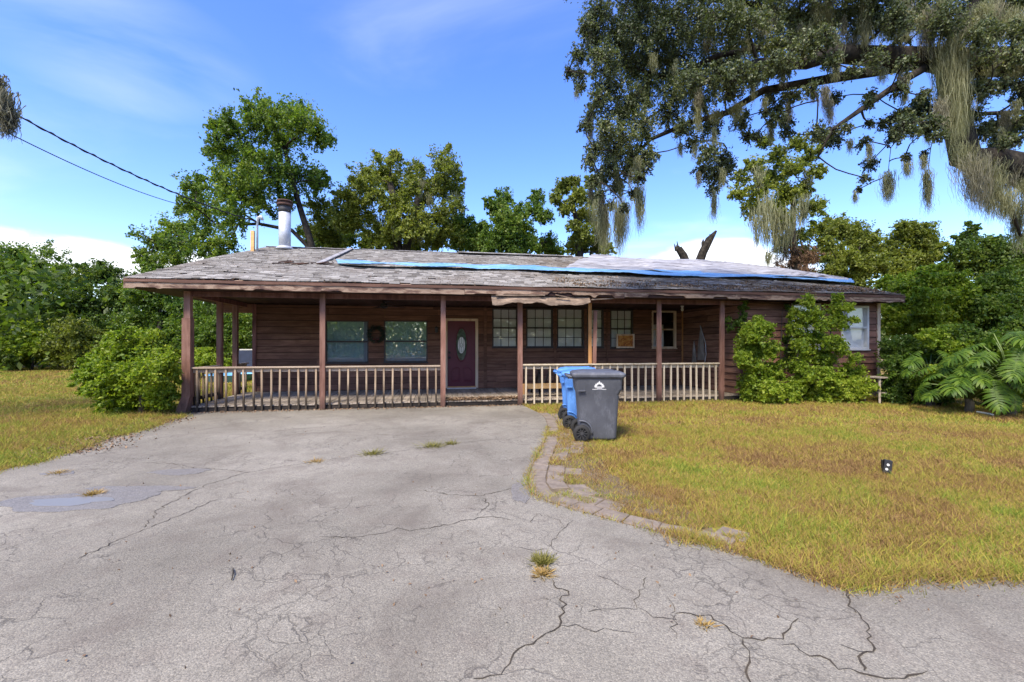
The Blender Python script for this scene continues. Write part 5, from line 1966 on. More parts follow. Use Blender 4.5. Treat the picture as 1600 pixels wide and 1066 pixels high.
bushtree('row of low dark trees filling the gaps along the roof ridge', bushtree_later, c3, 35, 26000, .24, M['lf_dark'], 50, None, .3, 1.5, 'low_tree')
g = 'trees right of the house'
bushtree('olive green feathery tree just right of the mossy tree', [(680, 60, 65), (620, 130, 45), (760, 80, 75), (800, 170, 80), (700, 200, 75), (640, 260, 60), (850, 110, 50), (850, 240, 80), (760, 280, 70), (690, 320, 60), (780, 360, 70)], c5, 23, 24000, .16, M['lf_olive'], 51, None, group=g)
bushtree('rounded yellow-green tree in the middle of the right tree line', [(1000, 60, 60), (1080, 90, 80), (960, 140, 75), (1130, 160, 70), (1040, 190, 95), (1100, 240, 80), (980, 250, 70), (1010, 320, 90), (1130, 320, 80)], c5, 25, 24000, .17, M['lf_olive'], 52, None, group=g)
bushtree('dark tree with a thin spiky top at the right edge', [(1340, 60, 30), (1320, 30, 15), (1300, 110, 45), (1400, 150, 75), (1290, 180, 65), (1480, 150, 75), (1560, 200, 80), (1380, 240, 90), (1250, 250, 60), (1500, 280, 90), (1640, 160, 90), (1650, 280, 100)], c5, 24, 30000, .17, M['lf_dark'], 53, None, group=g)
g = 'bushes right of the house'
bushtree('tall bright green bush touching the right house corner', [(930, 330, 50), (1000, 360, 70), (1060, 330, 80), (980, 430, 80), (940, 500, 70), (1040, 440, 90), (1000, 540, 80), (1110, 290, 60)], c5, 15, 15000, .11, M['lf_bright'], 54, None, .09, .8, 'tall_bush', 'bush', g)
bushtree('large rounded light green bush in the middle of the right thicket', [(1180, 270, 50), (1150, 340, 80), (1240, 340, 80), (1120, 420, 90), (1220, 430, 90), (1310, 400, 70), (1180, 500, 90), (1090, 520, 80), (1290, 500, 80)], c5, 14, 20000, .105, M['lf_bright'], 55, None, .1, .9, 'tall_bush', 'bush', g)
bushtree('dark green bush behind the split-leaf plant at the right edge', [(1400, 360, 80), (1480, 330, 80), (1560, 370, 90), (1400, 450, 80), (1500, 450, 90), (1600, 470, 90), (1440, 540, 80), (1540, 560, 80), (1680, 400, 100)], c5, 13.5, 18000, .105, M['lf_mid'], 56, None, .1, .9, 'tall_bush', 'bush', g)
bushtree('low leafy bush in the shade right of the wooden stool', [(930, 660, 60), (1000, 640, 70), (1070, 660, 70), (960, 740, 70), (1040, 750, 80), (1110, 740, 70), (1000, 840, 70), (1090, 840, 70), (950, 880, 40), (1140, 660, 60)], c5, 11.9, 16000, .09, M['lf_mid'], 57, None, .05, .6, 'low_bush', 'bush', g)
bushtree('low bush with arching stems left of the split-leaf plant', [(1150, 600, 60), (1230, 580, 60), (1180, 680, 60), (1260, 660, 60), (1180, 780, 60), (1200, 860, 50), (1280, 780, 50), (1130, 880, 50)], c5, 10.9, 11000, .085, M['lf_bright'], 58, None, .05, .5, 'low_bush', 'bush', g)

bushtree('low weedy bush at the wall foot between the two wall shrubs', [(1228, 612, 14), (1245, 605, 14), (1240, 622, 12), (1215, 624, 10)], (0, 0, 1), 11.5, 4500, .07, M['lf_bright'], 59, None, .02, .25, 'low_bush', 'bush', g)
bushtree('low dark bush at the ground just right of the house corner', [(1392, 600, 18), (1415, 592, 20), (1440, 600, 20), (1400, 622, 18), (1430, 624, 18), (1455, 618, 16), (1385, 625, 10)], (0, 0, 1), 11.2, 8000, .075, M['lf_mid'], 60, None, .03, .4, 'low_bush', 'bush', g)
bushtree('leafy bush directly behind the split-leaf plants', [(1480, 560, 26), (1520, 545, 28), (1565, 540, 30), (1495, 600, 26), (1540, 595, 28), (1585, 590, 30), (1470, 615, 18), (1620, 570, 34), (1560, 625, 20), (1510, 520, 18), (1590, 510, 22)], (0, 0, 1), 10.7, 14000, .085, M['lf_mid'], 70, None, .04, .4, 'low_bush', 'bush', g)
# ------------------------------------------------------------------ left tree line
c2 = (0, 0, 1)
g = 'trees along the left of the yard'
bushtree('tall tree at the far left edge above the lawn', [(15, 400, 30), (60, 410, 35), (30, 440, 45), (-30, 420, 50), (80, 445, 35), (20, 490, 45), (70, 500, 40), (-40, 490, 50), (100, 430, 20)], c2, 30, 26000, .21, M['lf_mid'], 61, None, .3, 1.6, group=g)
bushtree('dark rounded tree left of the roof corner', [(130, 432, 25), (155, 425, 25), (180, 440, 25), (115, 470, 35), (160, 475, 40), (200, 470, 30), (130, 520, 40), (180, 520, 40)], c2, 29, 22000, .2, M['lf_dark'], 62, None, .28, 1.6, group=g)
bushtree('mid green tree behind the porch corner, under the roof eave', [(225, 470, 35), (260, 490, 40), (215, 520, 35), (260, 540, 35), (300, 500, 35), (235, 430, 25), (250, 455, 30)], c2, 26, 16000, .19, M['lf_mid'], 63, None, .24, 1.2, group=g)
bushtree('green tree seen between the left porch posts', [(330, 480, 30), (360, 500, 30), (330, 520, 35), (375, 530, 30), (400, 500, 30), (345, 550, 30), (310, 545, 25)], c2, 24, 15000, .17, M['lf_mid'], 64, None, .2, 1.0, group=g)
g = 'bushes along the left tree line'
bushtree('bright green sapling in front of the far left trees', [(45, 515, 18), (35, 535, 22), (60, 535, 22), (45, 555, 22), (25, 552, 15), (70, 552, 14)], c2, 25.5, 6000, .17, M['lf_bright'], 65, None, .08, .5, 'sapling', 'bush', g)
bushtree('brownish olive bush in the left tree line', [(110, 520, 30), (95, 550, 25), (130, 552, 25), (140, 530, 22), (160, 555, 22)], c2, 25, 8000, .16, M['lf_olive'], 66, None, .08, .6, 'yard_bush', 'bush', g)
bushtree('dark low bush at the left end of the tree line', [(-20, 560, 25), (10, 566, 16), (-5, 540, 25), (-45, 555, 30)], c2, 25, 6000, .16, M['lf_dark'], 67, None, .08, .6, 'yard_bush', 'bush', g)
bushtree('dark bush behind the big round shrub', [(185, 545, 28), (220, 555, 28), (200, 565, 20), (250, 560, 25)], c2, 23, 7000, .15, M['lf_dark'], 68, None, .08, .6, 'yard_bush', 'bush', g)
bushtree('light green bush beyond the porch end posts', [(305, 570, 16), (330, 566, 18), (355, 570, 14), (318, 555, 16)], c2, 20, 5000, .12, M['lf_bright'], 69, None, .06, .4, 'yard_bush', 'bush', g)

# woods closing the view behind everything, and across the street behind the camera
rng = np.random.default_rng(77)


def woods(name, arc, rad, n, hmin, hmax, size, mat, seed):
    rng = np.random.default_rng(seed)
    m = 260
    a = rng.uniform(arc[0], arc[1], m)
    r = rng.uniform(rad[0], rad[1], m)
    top = rng.uniform(hmin, hmax, m)
    cs = np.stack([np.sin(a) * r, np.cos(a) * r], 1)
    idx = rng.integers(0, m, n)
    f = rng.uniform(0, 1, n) ** .8
    wd = 2.6 * (1 - .5 * f)
    P = np.empty((n, 3))
    P[:, :2] = cs[idx] + rng.normal(size=(n, 2)) * wd[:, None] * .7
    P[:, 2] = top[idx] * f * rng.uniform(.85, 1.05, n)
    V, F = leaf_quads(P, size, rng)
    o = link(name, np_mesh(name, V, F, mat), kind='stuff')
    return o


o = woods('woods', (R(-68), R(68)), (38, 52), 90000, 3.5, 7.0, .42, M['lf_dark'], 78)
tag(o, 'dark green wood closing the view behind the yard', 'woods')
o = woods('woods', (R(110), R(250)), (26, 38), 60000, 5.0, 11.0, .5, M['lf_mid'], 79)
tag(o, 'green wood across the street, mirrored in the windows', 'woods')

# ------------------------------------------------------------------ shrubs by the house
tree('round_shrub', 'big round yellow-green shrub at the left porch corner', [(Vector((p.x, p.y, max(p.z, .2))), r) for p, r in blob_world(
    [(205, 585, 42), (165, 592, 34), (238, 570, 36), (197, 550, 34), (238, 608, 34), (208, 618, 34), (148, 572, 24), (134, 590, 18), (228, 535, 24), (255, 552, 18), (185, 528, 16), (170, 556, 24), (178, 622, 26), (262, 585, 20), (258, 622, 22), (215, 520, 12), (245, 522, 11), (152, 608, 18), (200, 516, 8), (170, 530, 8)],
    c2, 9.55, .55, rb)], [([Vector((-8.05, 9.6, -.05)), Vector((-8.05, 9.6, .35)), Vector((-8.1, 9.6, .8))], [.06, .05, .04])],
     22000, .075, M['lf_bright'], M['bark'], 71, None, None, 10, .45, 'shrub', .008, aspect=.55)
tree('climbing_shrub', 'dense bright green shrub against the wall right of the porch', [(Vector((p.x, p.y, max(p.z, .2))), r) for p, r in blob_world(
    [(1180, 520, 22), (1170, 545, 22), (1200, 545, 18), (1182, 575, 22), (1208, 580, 18), (1172, 600, 20), (1200, 610, 22), (1222, 608, 12), (1160, 560, 14), (1185, 500, 10), (1200, 515, 12), (1175, 622, 18)],
    c2, 11.4, .3, rb)], [([H(14.25, -.55, -.05), H(14.2, -.5, .5), H(14.1, -.45, 1.0)], [.04, .035, .025])],
     20000, .08, M['lf_bright'], M['bark'], 72, None, None, 9, .42, 'shrub', .007, aspect=.5)
tree('tall_shrub', 'tall leggy shrub growing up to the eave in front of the right windows', [(Vector((p.x, p.y, max(p.z, .15))), r) for p, r in blob_world(
    [(1262, 470, 12), (1270, 490, 16), (1245, 490, 13), (1240, 515, 14), (1250, 540, 15), (1244, 570, 16), (1246, 600, 18), (1340, 600, 18), (1335, 560, 10), (1255, 500, 14), (1285, 505, 14), (1308, 465, 9), (1305, 485, 14), (1310, 505, 16), (1325, 480, 10), (1256, 525, 13), (1275, 530, 18), (1300, 535, 17), (1264, 555, 17), (1290, 560, 19), (1315, 545, 14),
     (1266, 585, 18), (1295, 590, 22), (1325, 580, 15), (1262, 610, 20), (1290, 615, 24), (1325, 610, 24), (1350, 605, 16), (1345, 580, 10), (1335, 500, 8)],
    c2, 11.6, .3, rb)], [([H(15.6, -.5, -.05), H(15.6, -.45, .6), H(15.55, -.45, 1.3), H(15.6, -.45, 2.2)], [.04, .035, .025, .012]), ([H(16.2, -.4, -.05), H(16.1, -.4, .8), H(16.15, -.4, 2.2)], [.03, .025, .01])],
     23000, .09, M['lf_bright'], M['bark'], 73, None, None, 8, .42, 'shrub', .007, aspect=.42)
vb = [(1160, 480, 8), (1158, 495, 8), (1150, 505, 8), (1140, 512, 7), (1155, 520, 9), (1160, 535, 9), (1165, 510, 8), (1135, 500, 6), (1160, 470, 6)]
bl = [(H(HU(x, FV - .08), FV - .10 - .04 * (k % 3), HZ(x, y, FV - .08)), r / FPX * 12.2) for k, (x, y, r) in enumerate(vb)]
tree('climbing_vine', 'vine climbing the wall corner just right of the last porch post', bl, [([H(13.9, FV - .09, -.05), H(13.85, FV - .08, 1.2), H(13.8, FV - .08, 2.5)], [.015, .012, .006])],
     1800, .07, M['lf_mid'], M['bark'], 74, None, None, 6, .45, 'vine', .005, crown_name='foliage', trunk_name='stem')
vb = [(1243, 470, 6), (1236, 490, 6), (1230, 510, 7), (1228, 530, 7), (1232, 550, 8), (1226, 480, 5), (1225, 565, 8)]
bl = [(H(HU(x, FV - .08), FV - .10 - .04 * (k % 3), HZ(x, y, FV - .08)), r / FPX * 12.5) for k, (x, y, r) in enumerate(vb)]
tree('climbing_vine', 'vine climbing beside the shrub-covered window', bl, [([H(15.0, FV - .09, -.05), H(14.95, FV - .08, 1.2), H(15.0, FV - .08, 2.5)], [.015, .012, .006])],
     1500, .07, M['lf_mid'], M['bark'], 75, None, None, 6, .45, 'vine', .005, crown_name='foliage', trunk_name='stem')

# split-leaf plants at the right edge
M['phil'] = leafmat('split_leaf', [(0.2, (0.035, 0.075, 0.008)), (0.6, (0.085, 0.145, 0.014)), (0.95, (0.14, 0.19, 0.025))], 0.4, rough=0.5, spec=0.25)
M['phil_stem'] = plain('split_leaf_stem', (0.14, 0.19, 0.05), (0.08, 0.12, 0.03), 5, 0.5, 0.1)


def phil_leaf(seed):
    r = random.Random(seed)
    V, F = [], []

    def strip(pts, ws, nrm):
        b = len(V)
        for i, (p, w) in enumerate(zip(pts, ws)):
            d = (pts[min(i + 1, len(pts) - 1)] - pts[max(i - 1, 0)]).normalized()
            s = d.cross(nrm).normalized() * w
            V.extend([tuple(p - s), tuple(p + s)])
        for i in range(len(pts) - 1):
            F.append((b + 2 * i, b + 2 * i + 2, b + 2 * i + 3, b + 2 * i + 1))
    n = 10
    up = Vector((0, 0, 1))
    rib = lambda t: Vector((t * .75, 0, .05 * t - .22 * t * t))
    strip([rib(k / 8) for k in range(9)], [.05 * (1 - k / 8) + .01 for k in range(9)], up)
    for k in range(n):
        t = .02 + .93 * k / (n - 1)
        for s in (-1, 1):
            ang = R(125 - 105 * t + r.uniform(-6, 6))
            L = (.40 * math.sin(math.pi * (.22 + .70 * t)) + .06) * r.uniform(.88, 1.1)
            d = Vector((math.cos(ang), s * math.sin(ang), 0))
            pts = []
            for q in range(5):
                f = q / 4
                bend = Vector((.07 * f * f, 0, -.16 * f * f * L / .4 + .035 * math.sin(f * 3.1)))
                pts.append(rib(t) + d * L * f + bend)
            w = .044
            strip(pts, [w * .75, w * .8, w * 1.0, w * .85, w * .1], up)
    me = bpy.data.meshes.new('leaf')
    me.from_pydata(V, [], F)
    me.materials.append(M['phil'])
    me.polygons.foreach_set('use_smooth', [True] * len(F))
    me.update()
    return me


PH = [phil_leaf(k) for k in range(3)]


def phil(cx, cy, n, sc, seed, label, zc=0.35):
    r = random.Random(seed)
    t = thing('split_leaf_plant', label, 'plant', (cx, cy, 0), 0, 'split-leaf plants at the right edge')
    mb = MB(); mb.tube([(0, 0, -.05), (.03, 0, zc * .6), (0, .02, zc)], [.09, .08, .06], 9); mb.build('stem', M['bark'], t)
    for k in range(n):
        a = 2 * math.pi * (k * .382 + r.uniform(-.05, .05))
        el = R(12 + 62 * (k / n) + r.uniform(-6, 6))
        L = sc * r.uniform(.75, 1.1)
        d = Vector((math.cos(a) * math.cos(el), math.sin(a) * math.cos(el), math.sin(el)))
        tip = Vector((0, 0, zc)) + d * L + Vector((0, 0, -.12 * L))
        mid = Vector((0, 0, zc)) + d * L * .5 + Vector((0, 0, .06 * L))
        mb = MB(); mb.tube([(0, 0, zc - .05), mid, tip], [.018, .014, .010], 6); mb.build('petiole', M['phil_stem'], t, True)
        o = link('leaf', PH[k % 3], t, tip, (r.uniform(-.35, .35), R(r.uniform(12, 68)), a + r.uniform(-.3, .3)))
        s = sc * r.uniform(.55, .95) * .66
        o.scale = (s, s, s)


c = G(1532, 648)
phil(c.x, c.y + .25, 36, 1.0, 1, 'split-leaf plant with arching lobed leaves, low at the right edge')
c = W(1590, 640, 9.2)
phil(c.x + .2, c.y + .3, 36, 1.15, 2, 'taller split-leaf plant cut by the right picture edge', .75)
c = W(1452, 640, 10.6)
phil(c.x + .2, c.y + .2, 18, .85, 3, 'smaller split-leaf plant half hidden behind the larger ones', .7)

# ------------------------------------------------------------------ live oak reaching in from the right
ro = random.Random(91)
rng = np.random.default_rng(91)
ob = [(150, 100, 60), (100, 180, 42), (60, 240, 25), (180, 190, 65), (230, 110, 80), (300, 60, 90), (260, 200, 80), (200, 280, 65), (160, 330, 42), (330, 160, 90), (330, 270, 80), (240, 370, 65), (280, 330, 70), (190, 430, 50), (150, 500, 35), (240, 470, 60),
      (310, 420, 65), (200, 560, 40), (260, 560, 40), (320, 520, 45), (220, 630, 28), (300, 600, 26), (170, 650, 22), (120, 80, 35), (170, 30, 50), (100, 290, 25), (170, 590, 38), (230, 600, 36), (280, 650, 26), (200, 690, 24), (150, 610, 26), (130, 540, 30), (100, 250, 30), (270, 520, 50), (120, 420, 30), (140, 380, 36), (200, 510, 50), (250, 700, 20), (310, 560, 36), (580, 530, 40), (520, 570, 40), (600, 560, 32),
      (420, 60, 100), (430, 180, 90), (420, 300, 75), (500, 100, 90), (540, 220, 75), (500, 340, 60), (580, 60, 90), (620, 160, 75), (600, 300, 50), (660, 80, 80), (680, 240, 45), (400, 390, 50), (450, 430, 42), (540, 420, 45), (540, 510, 48), (560, 590, 48), (550, 640, 26), (640, 400, 42), (480, 480, 30),
      (750, 60, 90), (770, 150, 65), (840, 60, 80), (850, 140, 45), (920, 50, 70), (930, 120, 45), (1000, 40, 70), (1050, 90, 45), (1090, 30, 60), (1170, 60, 60), (1180, 130, 35), (1250, 40, 60), (1330, 60, 70), (1420, 40, 80), (1480, 100, 50), (1540, 50, 80), (1590, 100, 50), (1440, 120, 50),
      (740, 320, 35), (820, 320, 30), (880, 300, 35), (760, 400, 35), (960, 330, 30), (1080, 320, 25), (1180, 300, 32), (1200, 420, 52), (1260, 370, 52), (1290, 430, 42), (1160, 460, 25), (1060, 480, 25), (960, 470, 32), (900, 440, 36), (1080, 550, 28), (1060, 600, 20), (1040, 640, 14), (1200, 530, 18), (1260, 520, 15),
      (1470, 300, 42), (1540, 270, 42), (1590, 330, 42), (1520, 420, 52), (1460, 440, 32), (1580, 420, 34), (1500, 490, 22)]
ob += [(1100, 195, 40, -.9), (950, 200, 40, -.9), (1200, 215, 35, -.9), (800, 215, 45, -.9), (700, 250, 45, -.9), (1020, 235, 30, -.8), (640, 235, 50, -.9), (760, 200, 40, -1.0), (560, 250, 50, -.9), (470, 260, 60, -.9), (870, 150, 50, -.9), (1480, 180, 45, -.9), (1560, 190, 45, -.9)]
ob += [(ro.uniform(560, 1250), ro.uniform(230, 470), ro.uniform(18, 30)) for _ in range(20)] + [(ro.uniform(1150, 1330), ro.uniform(250, 480), ro.uniform(22, 34)) for _ in range(9)] + [(ro.uniform(1430, 1610), ro.uniform(240, 500), ro.uniform(24, 36)) for _ in range(12)]
ob += [(x, -90 + 40 * math.sin(x), 110) for x in range(180, 1700, 130)] + [(x, -230, 120) for x in range(400, 1800, 170)] + [(1720, y, 110) for y in (0, 150)]
OB = blob_world(ob, cO, 9.2, 1.1, ro)


def limb(L, r0, r1):
    P = [W(860 + x / 2.162, y / 2.162, 9.2 + d) for x, y, d in L]
    n = len(P)
    return (P, [(r0 + (r1 - r0) * i / (n - 1)) for i in range(n)])


TB = Vector((14.4, 9.6, -.1))
TRK = ([TB, Vector((14.3, 9.6, .5)), Vector((14.0, 9.5, 2.4)), Vector((13.7, 9.4, 4.2)), Vector((13.6, 9.3, 6.5)), Vector((13.9, 9.3, 9.0))], [.85, .62, .55, .5, .40, .22])
LIMBS = [TRK,
         limb([(2200, 330, .1), (1750, 190, 0), (1600, 205, 0), (1400, 215, 0), (1280, 200, 0), (1100, 190, 0), (950, 180, -.2), (870, 210, -.3), (700, 215, -.4), (600, 250, -.5), (500, 290, -.5)], .36, .035),
         limb([(1290, 205, 0), (1100, 240, .2), (980, 260, .3), (800, 292, .4), (720, 305, .4), (600, 380, .5), (470, 415, .5), (340, 470, .4), (270, 540, .3), (230, 600, .3)], .12, .018),
         limb([(1290, 215, 0), (1180, 280, -.3), (1050, 370, -.5), (950, 440, -.6), (905, 530, -.6)], .085, .016),
         limb([(950, 180, -.2), (820, 150, .1), (700, 165, .3), (560, 190, .5), (470, 235, .6), (380, 260, .6), (300, 235, .5), (220, 220, .4), (140, 250, .3), (60, 240, .2)], .085, .010),
         limb([(870, 205, -.3), (680, 270, .5), (540, 270, .6), (420, 340, .6), (300, 420, .6)], .08, .016),
         limb([(1000, 190, 0), (850, 60, .5), (650, 10, .8), (420, -20, .9), (250, 20, .8)], .12, .02),
         limb([(1750, 380, .4), (1600, 380, .3), (1420, 385, .2), (1240, 400, .1)], .07, .014),
         limb([(2150, 720, 0), (1750, 650, 0), (1600, 575, 0), (1480, 545, 0), (1400, 530, .1), (1370, 400, .1), (1340, 220, 0)], .38, .20),
         limb([(1560, 570, 0), (1490, 620, -.1), (1560, 720, -.1), (1590, 800, -.1)], .09, .02),
         limb([(1245, 400, .1), (1190, 450, 0), (1150, 500, 0), (1140, 590, 0)], .010, .005),
         limb([(1300, 440, .1), (1285, 500, 0), (1275, 580, 0)], .009, .005),
         limb([(1330, 215, 0), (1400, 60, .3), (1500, -80, .5), (1600, -200, .5)], .15, .05)]
oak = thing('live_oak', 'huge live oak hung with moss reaching in from the right', 'tree', TB)
P, subs = crown_points(OB, 340000, rng, 19, .46, .9, .7, .22)
# long leafy sprays trailing off the left tips
V, F = leaf_quads(P, .051, rng, aspect=.55, droop=.4)
link('crown', np_mesh('crown', V - np.array(TB), F, M['lf_oak']), oak)
mb = MB()
skeleton(mb, LIMBS, OB, subs, ro, .010, .10, True, .25)
mb.v = [(x - TB.x, y - TB.y, z - TB.z) for x, y, z in mb.v]
mb.build('trunk', M['darkbark'], oak, True)
ml = [(530, 130, 60, 20), (850, 90, 100, 45), (835, 190, 60, 15), (960, 110, 205, 28), (1000, 130, 70, 45), (1060, 120, 95, 65), (1050, 0, 60, 40), (1150, 40, 115, 45), (1270, 20, 220, 30), (1340, 150, 400, 60), (1375, 160, 380, 60), (1350, 120, 260, 90),
      (1440, 30, 130, 90), (1500, 50, 150, 75), (1560, 40, 140, 65), (1590, 60, 120, 50), (930, 290, 120, 25), (1200, 240, 90, 15), (1140, 580, 160, 36), (1275, 570, 170, 20), (500, 290, 100, 20), (560, 370, 70, 35), (630, 350, 80, 45), (690, 240, 80, 34),
      (570, 250, 60, 15), (440, 480, 70, 10), (300, 620, 170, 25), (240, 670, 220, 45), (1440, 520, 210, 80), (1490, 590, 170, 60), (1530, 640, 140, 50), (1580, 680, 210, 40), (1540, 370, 90, 30), (1120, 230, 60, 20), (1400, 480, 120, 60), (180, 690, 190, 30),
      (780, 190, 60, 30), (900, 170, 70, 20), (1010, 470, 60, 14), (1410, 240, 110, 12), (1190, 0, 80, 60), (1330, 0, 110, 60)]
ml += [(1430, 545, 90, 60), (1480, 550, 110, 60), (1540, 560, 100, 60), (1590, 575, 110, 60), (1620, 600, 120, 50), (1390, 300, 200, 40), (1320, 330, 160, 30), (1490, 215, 60, 50), (1570, 215, 70, 50), (1180, 205, 60, 40), (1090, 200, 70, 40)]
ml += [(ro.uniform(480, 1600), ro.uniform(-10, 60), ro.uniform(70, 150), ro.uniform(20, 50)) for _ in range(26)]
for b in ro.sample(ob[:110], 60):
    ml.append((b[0] + ro.uniform(-20, 20), b[1] + b[2] * .2, ro.uniform(50, 120), ro.uniform(6, 16)))
for k, (x, y, l, w) in enumerate(ml):
    top = W(860 + x / 2.162, y / 2.162, 9.05 + ro.uniform(-.3, .2))
    V, F = moss_mesh([(top, l / 2.162 / FPX * 9.2, w / 2.162 / FPX * 9.2)], rng, .0042, 640)
    link('hanging_moss', np_mesh('hanging_moss', V - np.array(TB), F, M['moss'] if k % 4 else M['moss_grey']), oak)

# tree left of the picture whose mossy bough tip hangs into the top left corner
TL = Vector((-13.4, 6.6, -.1))
ol = thing('roadside_oak', 'oak at the left whose moss clump hangs into the upper left corner', 'tree', TL)
tipp = W(2, 130, 6.2)
ch = [TL, TL + Vector((.1, 0, 2.5)), TL + Vector((.3, 0, 4.6)), TL + Vector((.5, 0, 7.0))]
bou = [TL + Vector((.3, 0, 4.6)), TL + Vector((2.4, -.1, 5.4)), Vector((tipp.x - 1.0, 6.3, tipp.z + .55)), Vector((tipp.x - .18, 6.2, tipp.z + .12))]
bl = [(TL + Vector((.5 + ro.uniform(-2.2, 1.2), ro.uniform(-2, 2), 6.8 + ro.uniform(-.8, 2.0))), ro.uniform(.6, 1.0)) for k in range(14)]
P, subs = crown_points(bl, 14000, rng, 10, .45)
V, F = leaf_quads(P, .08, rng)
link('crown', np_mesh('crown', V - np.array(TL), F, M['lf_oak']), ol)
mb = MB(); skeleton(mb, [(ch, [.35, .3, .24, .12]), (bou, [.12, .08, .04, .015])], bl, subs, ro, .012)
mb.v = [(x - TL.x, y - TL.y, z - TL.z) for x, y, z in mb.v]
mb.build('trunk', M['darkbark'], ol, True)
V, F = moss_mesh([(tipp + Vector((-.08, 0, .15)), .5, .16), (tipp + Vector((.10, 0, -.30)), .62, .20), (tipp + Vector((.04, 0, -.08)), .6, .18)], rng, .008, 650)
link('hanging_moss', np_mesh('hanging_moss', V - np.array(TL), F, M['moss_grey']), ol)

# ------------------------------------------------------------------ paver border
rp = random.Random(17)
pv = MB()
pv.prism([(p.x, p.y) for p in paver_curve] + [(paver_curve[-1].x + .15, paver_curve[-1].y + .5), (paver_curve[8].x + .95, paver_curve[8].y + .7), (paver_curve[3].x + .75, paver_curve[3].y), (paver_curve[0].x + .6, paver_curve[0].y - .1)], -.04, .004, 'z')
M['bed'] = plain('sandy_bed', (0.17, 0.125, 0.075), (0.10, 0.075, 0.045), 9, 0.95, 0.4)
pav = pv.build('paver_border', M['bed'], kind='structure')
# arc-length walk along the curve, courses of pavers laid inwards
pts = [p.xy for p in paver_curve]
cum = [0]
for a, b in zip(pts[:-1], pts[1:]):
    cum.append(cum[-1] + (b - a).length)


def along(s):
    s = max(0, min(cum[-1] - 1e-6, s))
    for k in range(len(pts) - 1):
        if s <= cum[k + 1]:
            f = (s - cum[k]) / (cum[k + 1] - cum[k])
            d = (pts[k + 1] - pts[k]).normalized()
            return pts[k].lerp(pts[k + 1], f), d
    return pts[-1], (pts[-1] - pts[-2]).normalized()


PAVS = []
for course in range(3):
    s = 0.0 + (.12 if course % 2 else 0)
    off = .012 + course * .205
    while s < cum[-1] - .12:
        L = .255 if course else rp.choice((.25, .27, .30))
        a, da = along(s + .006)
        b, db = along(s + L - .006)
        m, dm = along(s + L / 2)
        na, nb_ = Vector((-da.y, da.x)), Vector((-db.y, db.x))     # towards the lawn
        s += L
        frac = s / cum[-1]
        if course > 0 and (rp.random() < (.2 if course == 1 else .45)):
            continue
        if course >= 2 and frac > .80:
            continue
        if course == 3 and not .3 < frac < .68:
            continue
        nm = Vector((-dm.y, dm.x))
        cen = m + nm * (off + .095)
        q = [m - dm * (L / 2 - .008) + nm * off, m + dm * (L / 2 - .008) + nm * off, m + dm * (L / 2 - .008) * (.9 if course else .97) + nm * (off + .192), m - dm * (L / 2 - .008) * (.9 if course else .97) + nm * (off + .192)]
        rot = rp.gauss(0, .03)
        c_, s_ = math.cos(rot), math.sin(rot)
        q = [cen + Vector(((v - cen).x * c_ - (v - cen).y * s_, (v - cen).x * s_ + (v - cen).y * c_)) for v in q]
        z = .014 + rp.uniform(-.004, .005)
        mb = MB()
        ins = [cen + (v - cen) * .955 for v in q]
        vs = [(v.x, v.y, -.02) for v in q] + [(v.x, v.y, z - .006) for v in q] + [(v.x, v.y, z) for v in ins]
        fs = [(k, (k + 1) % 4, (k + 1) % 4 + 4, k + 4) for k in range(4)] + [(k + 4, (k + 1) % 4 + 4, (k + 1) % 4 + 8, k + 8) for k in range(4)] + [(8, 9, 10, 11)]
        mb.add(vs, fs)
        mb.build('paver', M['paver'], pav)
        PAVS.append((course, frac, cen, dm))

# ------------------------------------------------------------------ grass
rng = np.random.default_rng(123)


def lawn_mask(x, y, margin=0.0):
    m = ~poly_in(ASPH, x, y)
    dx, dy = x - HO.x, y - HO.y
    u = CU * dx + SU * dy
    v = -SU * dx + CU * dy
    m &= ~((u > -.12) & (u < 18.4) & (v > -.06) & (v < 14.6))
    return m


def vnoise(x, y, s, seed):
    r = np.random.default_rng(seed)
    g = r.random((64, 64))
    X, Y_ = x * s + 100, y * s + 100
    i, j = np.floor(X).astype(int), np.floor(Y_).astype(int)
    f, h = X - i, Y_ - j
    f, h = f * f * (3 - 2 * f), h * h * (3 - 2 * h)
    a = g[i % 64, j % 64] * (1 - f) + g[(i + 1) % 64, j % 64] * f
    b = g[i % 64, (j + 1) % 64] * (1 - f) + g[(i + 1) % 64, (j + 1) % 64] * f
    return a * (1 - h) + b * h


PC = np.array([[p.x, p.y] for p in paver_curve])


def paver_dist(x, y):
    d = np.full(len(x), 9.0)
    for a, b in zip(PC[:-1], PC[1:]):
        ab = b - a
        t = np.clip(((x - a[0]) * ab[0] + (y - a[1]) * ab[1]) / (ab @ ab), 0, 1)
        d = np.minimum(d, np.hypot(x - a[0] - ab[0] * t, y - a[1] - ab[1] * t))
    return d


